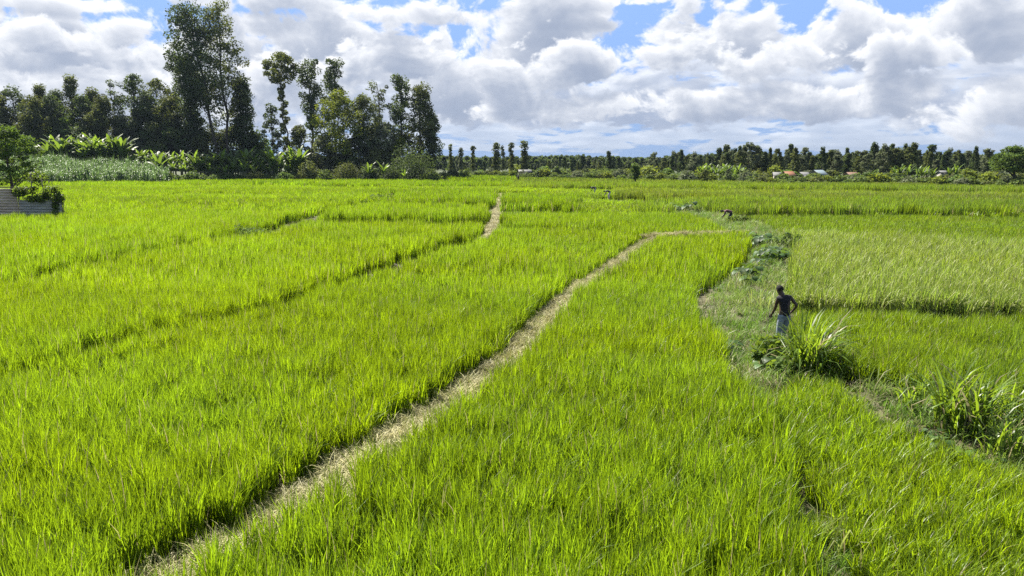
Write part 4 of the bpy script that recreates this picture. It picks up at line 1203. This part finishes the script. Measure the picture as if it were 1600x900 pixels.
def broad_plant(name, seed, n, L, w, mat, stalk=0.45, spread=0.9):
    """leaves on stalks: broad blades folded along the midrib"""
    g = np.random.default_rng(seed); V_, F_, sh = [], [], []; m = MB()
    for i in range(n):
        az = i * 2.4 + g.random() * 0.7; tl = spread * g.uniform(0.35, 1.0); h = stalk * g.uniform(0.6, 1.15)
        d2 = np.array([math.cos(az), math.sin(az), 0.0]); base = np.array([0, 0, 0.0]); top = d2 * h * tl * 0.8 + np.array([0, 0, h])
        m.tube([base - (0, 0, 0.05), (base + top) / 2 + d2 * -0.02, top], [0.012, 0.010, 0.007], 4)
        th = 0.35 - 0.7 * g.random(); p = top.copy(); s = g.random(); b = len(V_); l = L * g.uniform(0.7, 1.2); ww0 = w * g.uniform(0.8, 1.2)
        sd_ = np.array([-d2[1], d2[0], 0])
        for k in range(6):
            t = k / 5; ww = ww0 * 0.5 * (0.3 if k == 0 else max(0.02, math.sin(math.pi * (0.22 + 0.77 * t)) ** 0.7))
            dv = d2 * math.cos(th) + np.array([0, 0, math.sin(th)]); up = np.array([0, 0, 1.0])
            V_ += [p - sd_ * ww + up * ww * 0.3, p, p + sd_ * ww + up * ww * 0.3]; sh += [s] * 3
            p = p + dv * l / 5; th -= 0.28
        for k in range(5):
            for q in (0, 1): F_.append([b + k * 3 + q, b + k * 3 + q + 1, b + k * 3 + q + 4, b + k * 3 + q + 3])
    mf = len(V_)
    V_ = V_ + [tuple(v) for v in m.v]; F_ = F_ + [[i + mf for i in q] for q in m.f]; sh = sh + [0.5] * len(m.v)
    return mesh_of(name, V_, F_, [mat], shade=sh)


TARO = [broad_plant('taro_plant', 620 + i, 7, 0.52, 0.40, L_TARO, 0.62) for i in range(4)]
gt = np.random.default_rng(630)


def taros(spots, s0, s1, label, group):
    for i, (px, py) in enumerate(spots):
        x, y = at(px, py, 0.15)
        o = link('taro_plant', TARO[i % 4], None, (x, y, bank_z(x, y) - 0.02), gt.random() * 6.28); k = gt.uniform(s0, s1); o.scale = (k * 1.1, k * 1.1, k)
        tag(o, label, 'taro plant', group)


taros([(1022, 331), (1034, 333), (1046, 332), (1056, 334), (1066, 333), (1076, 335), (1083, 334)], 1.0, 1.4, 'dark broad leaved taro in the farthest clump, left of the stooping worker', 'taro plants of the farthest clump')
taros([(1168, 386), (1176, 389), (1184, 387), (1190, 391), (1197, 392), (1178, 380), (1188, 382), (1165, 377)], 0.8, 1.1, 'dusty broad leaved taro in the clump just before the stooping worker', 'taro plants of the clump before the stooping worker')
taros([(1190, 408), (1200, 411), (1209, 413), (1218, 411), (1226, 413), (1236, 412), (1205, 404), (1216, 405), (1196, 416)], 0.7, 0.95, 'green broad leaved taro in the clump above the standing man', 'taro plants of the clump above the standing man')
taros([(1178, 432), (1166, 441), (1185, 440), (1172, 452), (1190, 425)], 0.6, 0.9, 'low broad leaved taro on the bank left of the standing man', 'taro plants left of the standing man')
taros([(1135, 545), (1128, 552), (1142, 553)], 0.4, 0.55, 'low broad leaved taro by the ditch left of the napier grass', 'taro plants by the ditch')
taros([(1200, 580), (1214, 588), (1226, 592), (1192, 590), (1206, 577), (1230, 583)], 0.4, 0.6, 'dark broad leaved taro in the thicket below the standing man', 'taro plants below the standing man')
taros([(1460, 700), (1480, 712), (1506, 724), (1528, 735), (1440, 690), (1550, 742), (1470, 708), (1515, 730)], 0.28, 0.45, 'greyish taro at the foot of the lower right napier grass', 'taro plants below the lower right napier grass')
for px, py, s, lab in ((1150, 352, 1.0, 'bright green leafy weed clump in front of the stooping worker'), (1205, 575, 1.1, 'bright leafy weed clump just below the man on the bank'), (395, 377, 1.5, 'dark weed clump at the bend of the left paddy gap'), (596, 320, 1.6, 'dark weed clump at the far end of the left paddy gap'), (1232, 388, 1.2, 'dark weed clump at the near left corner of the eared rice')):
    x, y = at(px, py, 0.15); g = np.random.default_rng(int(px))
    C_ = np.column_stack([g.normal(0, 0.35, 16), g.normal(0, 0.35, 16), 0.15 + 0.45 * g.random(16)]) * s; R2 = np.full((16, 3), 0.22 * s)
    V_, F_, sh = cards(C_, R2, 40, 0.15, g, aspect=0.7); V_[:, 2] = np.maximum(V_[:, 2], 0)
    tag(link('weed_clump', mesh_of('weed_clump', V_, F_, [L_VINE if 'bright' in lab else L_MID], shade=sh), None, (x, y, 0.08)), lab, 'weeds')


# ------------------------------------------------------------------ people
M_SKIN = solid_mat('dark_skin', (0.042, 0.024, 0.015), (0.055, 0.032, 0.02), 8, 0.5, 0.4)
M_HAIR = solid_mat('black_hair', (0.008, 0.007, 0.006), (0.012, 0.010, 0.009), 60, 0.9, bump=0.6)
M_VEST = solid_mat('black_cloth', (0.010, 0.010, 0.014), (0.016, 0.016, 0.021), 18, 0.9)
M_JEANS = solid_mat('faded_denim', (0.14, 0.17, 0.205), (0.22, 0.25, 0.29), 14, 0.9)
M_SHOE = solid_mat('rubber_boot', (0.02, 0.02, 0.022), None, 5, 0.5)
M_PURPLE = solid_mat('plum_cloth', (0.10, 0.045, 0.055), (0.14, 0.065, 0.07), 12, 0.9)
M_WHITEC = solid_mat('pale_cloth', (0.35, 0.34, 0.33), (0.42, 0.41, 0.40), 12, 0.9)
M_NAVY = solid_mat('navy_cloth', (0.015, 0.016, 0.03), (0.025, 0.025, 0.04), 12, 0.9)
M_STEEL = solid_mat('dull_blade', (0.22, 0.22, 0.22), None, 6, 0.4, metal=0.8)


def skin_mesh(joints, bones, sub=2):
    """joints: {name: (x, y, z, radius or (rx, ry))}; one continuous surface grown over connected bones"""
    names = list(joints); me = bpy.data.meshes.new('skin')
    me.from_pydata([joints[k][:3] for k in names], [(names.index(a), names.index(b)) for a, b in bones], [])
    o = bpy.data.objects.new('skin', me); COL.objects.link(o)
    o.modifiers.new('s', 'SKIN'); sv = me.skin_vertices[0].data
    for i, k in enumerate(names):
        r = joints[k][3]; sv[i].radius = r if isinstance(r, tuple) else (r, r); sv[i].use_root = (i == 0)
    o.modifiers['s'].use_smooth_shade = True
    sb = o.modifiers.new('d', 'SUBSURF'); sb.levels = sb.render_levels = sub
    dg = bpy.context.evaluated_depsgraph_get(); dg.update()
    out = bpy.data.meshes.new_from_object(o.evaluated_get(dg)); bpy.data.objects.remove(o)
    return out


def joined(name, meshes, mat):
    bm = bmesh.new()
    for m in meshes: bm.from_mesh(m)
    me = bpy.data.meshes.new(name); bm.to_mesh(me); bm.free()
    me.materials.clear(); me.materials.append(mat)
    for p in me.polygons: p.use_smooth = True; p.material_index = 0
    return me


def hand_meshes(wrist, direction_, side, curl):
    """four unequal bent fingers and a thumb, rooted in the palm"""
    w, d = Vector(wrist), Vector(direction_).normalized(); s = Vector(side).normalized(); nrm = d.cross(s).normalized(); out = []
    palm = w + d * 0.085
    for k, (off, L) in enumerate(((-0.032, 0.068), (-0.011, 0.078), (0.011, 0.074), (0.031, 0.058))):
        a = palm - d * 0.015 + s * off; b = a + d * L * 0.5 + nrm * curl * 0.012; c = b + (d * 0.6 + nrm * curl).normalized() * L * 0.38; e = c + (d * 0.25 + nrm * curl * 1.2).normalized() * L * 0.32
        out.append(skin_mesh({'a': (*a, 0.0095), 'b': (*b, 0.009), 'c': (*c, 0.0085), 'e': (*e, 0.007)}, [('a', 'b'), ('b', 'c'), ('c', 'e')], 1))
    a = w + d * 0.03 - s * 0.028; b = a - s * 0.03 + d * 0.03 + nrm * curl * 0.012; c = b + d * 0.028 + nrm * curl * 0.016
    out.append(skin_mesh({'a': (*a, 0.012), 'b': (*b, 0.011), 'c': (*c, 0.009)}, [('a', 'b'), ('b', 'c')], 1))
    return out


def head_meshes(c, fwd, up, r=0.1):
    """eyes, nose, lips and ears on the head's ball"""
    c, f, u = Vector(c), Vector(fwd).normalized(), Vector(up).normalized(); s = f.cross(u).normalized(); out = []
    def ball(p, rr):
        bm = bmesh.new(); bmesh.ops.create_icosphere(bm, subdivisions=2, radius=1.0)
        for v in bm.verts: v.co = p + s * v.co.x * rr[0] + f * v.co.y * rr[1] + u * v.co.z * rr[2]
        me = bpy.data.meshes.new('b'); bm.to_mesh(me); bm.free(); out.append(me)
    ball(c + f * r * 0.98 - u * r * 0.2, (0.016, 0.022, 0.026)); ball(c + f * r * 0.86 - u * r * 0.62, (0.026, 0.016, 0.012))
    for k in (-1, 1): ball(c + s * k * r * 0.88 - u * r * 0.1, (0.012, 0.024, 0.034)); ball(c + f * r * 0.86 + s * k * 0.034 + u * 0.004, (0.013, 0.009, 0.008))
    return out


def cap_mesh(c, fwd, up, r):
    """close cropped hair over the back and top of the head"""
    c, f, u = Vector(c), Vector(fwd).normalized(), Vector(up).normalized(); s = f.cross(u).normalized()
    bm = bmesh.new(); bmesh.ops.create_uvsphere(bm, u_segments=20, v_segments=14, radius=1.0)
    bmesh.ops.delete(bm, geom=[v for v in bm.verts if v.co.z < -0.55 + 0.95 * max(0, v.co.y)], context='VERTS')
    for v in bm.verts: v.co = c + s * v.co.x * r[0] + f * v.co.y * r[1] + u * v.co.z * r[2]
    me = bpy.data.meshes.new('hair'); bm.to_mesh(me); bm.free(); return me


def person(J, loc, rz, label, top, bottom, head, face, up, wrists, sleeve=False, tops=None, scale=0.96):
    e = empty('person', loc, rz); e.scale = (scale,) * 3
    B = [('pelvis', 'waist'), ('waist', 'chest'), ('chest', 'neck'), ('neck', 'jaw'), ('jaw', 'head'), ('head', 'crown')]
    for s in 'lr':
        B += [('chest', 'sh' + s), ('sh' + s, 'el' + s), ('el' + s, 'wr' + s), ('wr' + s, 'pa' + s), ('pelvis', 'hi' + s), ('hi' + s, 'kn' + s), ('kn' + s, 'an' + s), ('an' + s, 'to' + s)]
    parts = [skin_mesh(J, B)] + head_meshes(head, face, up)
    for s in 'lr': parts += hand_meshes(J['wr' + s][:3], *wrists[s])
    link('body', joined('body', parts, M_SKIN), e)
    link('hair', joined('hair', [cap_mesh(head, face, up, (0.098, 0.112, 0.118))], M_HAIR), e)
    def grown(keys, add, sub=2, bones=None, over=None):
        K = {}
        for k in keys:
            r = J[k][3]; r = (r[0] + add, r[1] + add) if isinstance(r, tuple) else r + add
            K[k] = (*J[k][:3], r)
        if over: K.update(over)
        bb = [b for b in B if b[0] in K and b[1] in K] + (bones or [])
        return skin_mesh(K, bb, sub)
    def mix(a, b, t): return tuple(J[a][i] * (1 - t) + J[b][i] * t for i in range(3))
    ov, bn = {}, []
    for s in 'lr':
        t = 0.55 if sleeve else 0.06
        ov['sl' + s] = (*mix('sh' + s, 'el' + s, t), 0.058 if sleeve else 0.05); bn.append(('sh' + s, 'sl' + s))
    ov['hem'] = (*mix('pelvis', 'waist', -0.25), tuple(q + 0.03 for q in J['pelvis'][3])); bn.append(('waist', 'hem'))
    link('top', joined('top', [grown(['waist', 'chest', 'shl', 'shr'], 0.028, 2, bn, ov)], top), e)
    ov = {'tl': (*mix('knl', 'anl', 0.88), 0.066), 'tr': (*mix('knr', 'anr', 0.88), 0.066), 'waist2': (*mix('pelvis', 'waist', 0.4), tuple(q + 0.012 for q in J['pelvis'][3]))}
    link('trousers', joined('trousers', [grown(['pelvis', 'hil', 'hir', 'knl', 'knr'], 0.016, 2, [('knl', 'tl'), ('knr', 'tr'), ('pelvis', 'waist2')], ov)], bottom), e)
    for s in 'lr':
        a, t_ = Vector(J['an' + s][:3]), Vector(J['to' + s][:3])
        link('shoe', joined('shoe', [skin_mesh({'h': (*(a + Vector((0, -0.03, -0.035))), 0.05), 'm': (*((a + t_) / 2), 0.05), 't': (*t_, 0.042)}, [('h', 'm'), ('m', 't')], 2)], M_SHOE), e)
    return tag(e, label, 'person', None)


STAND = dict(pelvis=(0.0, 0, 0.95, (0.150, 0.105)), waist=(-0.005, 0.0, 1.13, (0.155, 0.105)), chest=(-0.03, 0.02, 1.33, (0.165, 0.115)), neck=(-0.065, 0.06, 1.475, 0.058), jaw=(-0.10, 0.10, 1.545, (0.062, 0.068)), head=(-0.12, 0.12, 1.62, (0.078, 0.092)), crown=(-0.13, 0.115, 1.685, (0.062, 0.07)),
             shl=(-0.205, 0.03, 1.40, 0.062), ell=(-0.235, 0.08, 1.12, 0.043), wrl=(-0.25, 0.24, 0.92, 0.030), pal=(-0.25, 0.31, 0.86, (0.038, 0.02)),
             shr=(0.145, 0.01, 1.43, 0.062), elr=(0.295, -0.09, 1.21, 0.043), wrr=(0.215, 0.0, 1.03, 0.030), par=(0.165, 0.05, 0.985, (0.038, 0.02)),
             hil=(-0.085, 0, 0.88, 0.098), knl=(-0.125, 0.02, 0.50, 0.064), anl=(-0.16, -0.02, 0.09, 0.042), tol=(-0.185, 0.15, 0.04, 0.036),
             hir=(0.085, 0, 0.88, 0.098), knr=(0.05, 0.09, 0.51, 0.064), anr=(0.01, 0.02, 0.09, 0.042), tor=(0.02, 0.19, 0.04, 0.036))
px_, py_ = at(1223, 538, 0.15)
man = person(STAND, (px_, py_, bank_z(px_, py_) - 0.01), 0.10, 'man in a black sleeveless top and faded jeans standing on the weedy bank', M_VEST, M_JEANS, (-0.12, 0.12, 1.635), (-0.35, 0.9, -0.45), (-0.2, 0.35, 1.0),
             {'l': ((0, 0.75, -0.65), (-0.2, 0.6, 0.75), -0.9), 'r': ((-0.7, 0.6, -0.5), (0.2, 0.6, 0.7), -0.6)})
# the sickle in his left hand
c, s_ = math.cos(0.10), math.sin(0.10)
hx, hy, hz = -0.25, 0.325, 0.85
sk = empty('sickle', (px_ + hx * c - hy * s_, py_ + hx * s_ + hy * c, bank_z(px_, py_) + hz), 0.10)
m = MB(); m.tube([(0, 0.02, 0.06), (0, -0.01, -0.10)], [0.014, 0.016], 8); m.build('handle', M_POST, sk)
m = MB(); arc = [(0.0, -0.01 + 0.14 * math.sin(t) * 0.6, -0.10 - 0.16 * (1 - math.cos(t))) for t in np.linspace(0, 2.2, 9)]
m.tube([(a[0], a[1], a[2]) for a in arc], [0.008 * (1 - i / 12) for i in range(9)], 4); m.build('blade', M_STEEL, sk)
tag(sk, 'small sickle held low in the left hand of the standing man', 'sickle')

BEND = dict(pelvis=(0.0, -0.16, 0.92, (0.150, 0.115)), waist=(0, 0.02, 1.02, (0.140, 0.10)), chest=(0, 0.25, 1.06, (0.165, 0.115)), neck=(0, 0.41, 1.05, 0.058), jaw=(0, 0.49, 1.02, (0.062, 0.068)), head=(0, 0.57, 1.0, (0.078, 0.09)), crown=(0, 0.64, 0.99, (0.062, 0.07)),
            shl=(-0.18, 0.31, 1.02, 0.06), ell=(-0.22, 0.36, 0.76, 0.043), wrl=(-0.16, 0.50, 0.56, 0.030), pal=(-0.14, 0.54, 0.49, (0.038, 0.02)),
            shr=(0.18, 0.31, 1.02, 0.06), elr=(0.23, 0.38, 0.77, 0.043), wrr=(0.15, 0.55, 0.58, 0.030), par=(0.13, 0.60, 0.51, (0.038, 0.02)),
            hil=(-0.085, -0.14, 0.86, 0.098), knl=(-0.12, -0.02, 0.50, 0.064), anl=(-0.13, -0.09, 0.09, 0.042), tol=(-0.15, 0.08, 0.04, 0.036),
            hir=(0.085, -0.14, 0.86, 0.098), knr=(0.12, 0.06, 0.50, 0.064), anr=(0.13, 0.02, 0.09, 0.042), tor=(0.15, 0.19, 0.04, 0.036))
for px, py, rz, top, bot, lab in ((1139, 352, 1.35, M_PURPLE, M_NAVY, 'stooping worker in a plum top bent over beside the taro clump'), (929, 307.5, 1.1, M_NAVY, M_WHITEC, 'stooping worker in dark clothes, left of the far pair in the paddies'),
                                  (951, 315, 1.5, M_NAVY, M_WHITEC, 'stooping worker in dark clothes, right of the far pair in the paddies'), (810, 284, 0.4, M_VEST, M_NAVY, 'stooping far worker in dark clothes before the tin roofed shed')):
    x, y = at(px, py, 0.0)
    person(BEND, (x, y, 0.10 if py > 340 else 0.25), rz, lab, top, bot, (0, 0.58, 1.0), (0, 0.45, -0.9), (0, 0.9, 0.45), {'l': ((0.1, 0.4, -0.9), (1, 0, 0), 0.9), 'r': ((-0.1, 0.4, -0.9), (1, 0, 0), 0.9)}, sleeve=True)
# ------------------------------------------------------------------ air: one even box round the camera and the whole scene, the sky outside it
mh, th = new_mat('haze')
pv = th.nodes.new('ShaderNodeVolumePrincipled')
pv.inputs['Color'].default_value = (0.21, 0.27, 0.37, 1); pv.inputs['Density'].default_value = 0.00011; pv.inputs['Anisotropy'].default_value = 0.3
mh.cycles.volume_sampling = 'DISTANCE'
oh = th.nodes.new('ShaderNodeOutputMaterial'); th.links.new(pv.outputs[0], oh.inputs['Volume'])
m = MB(); m.box((0, 1500, 26), (7100, 4300, 54)); hz_ = m.build('haze', mh); tag(hz_, 'pale blue haze in the air over the fields', None, None, 'stuff')
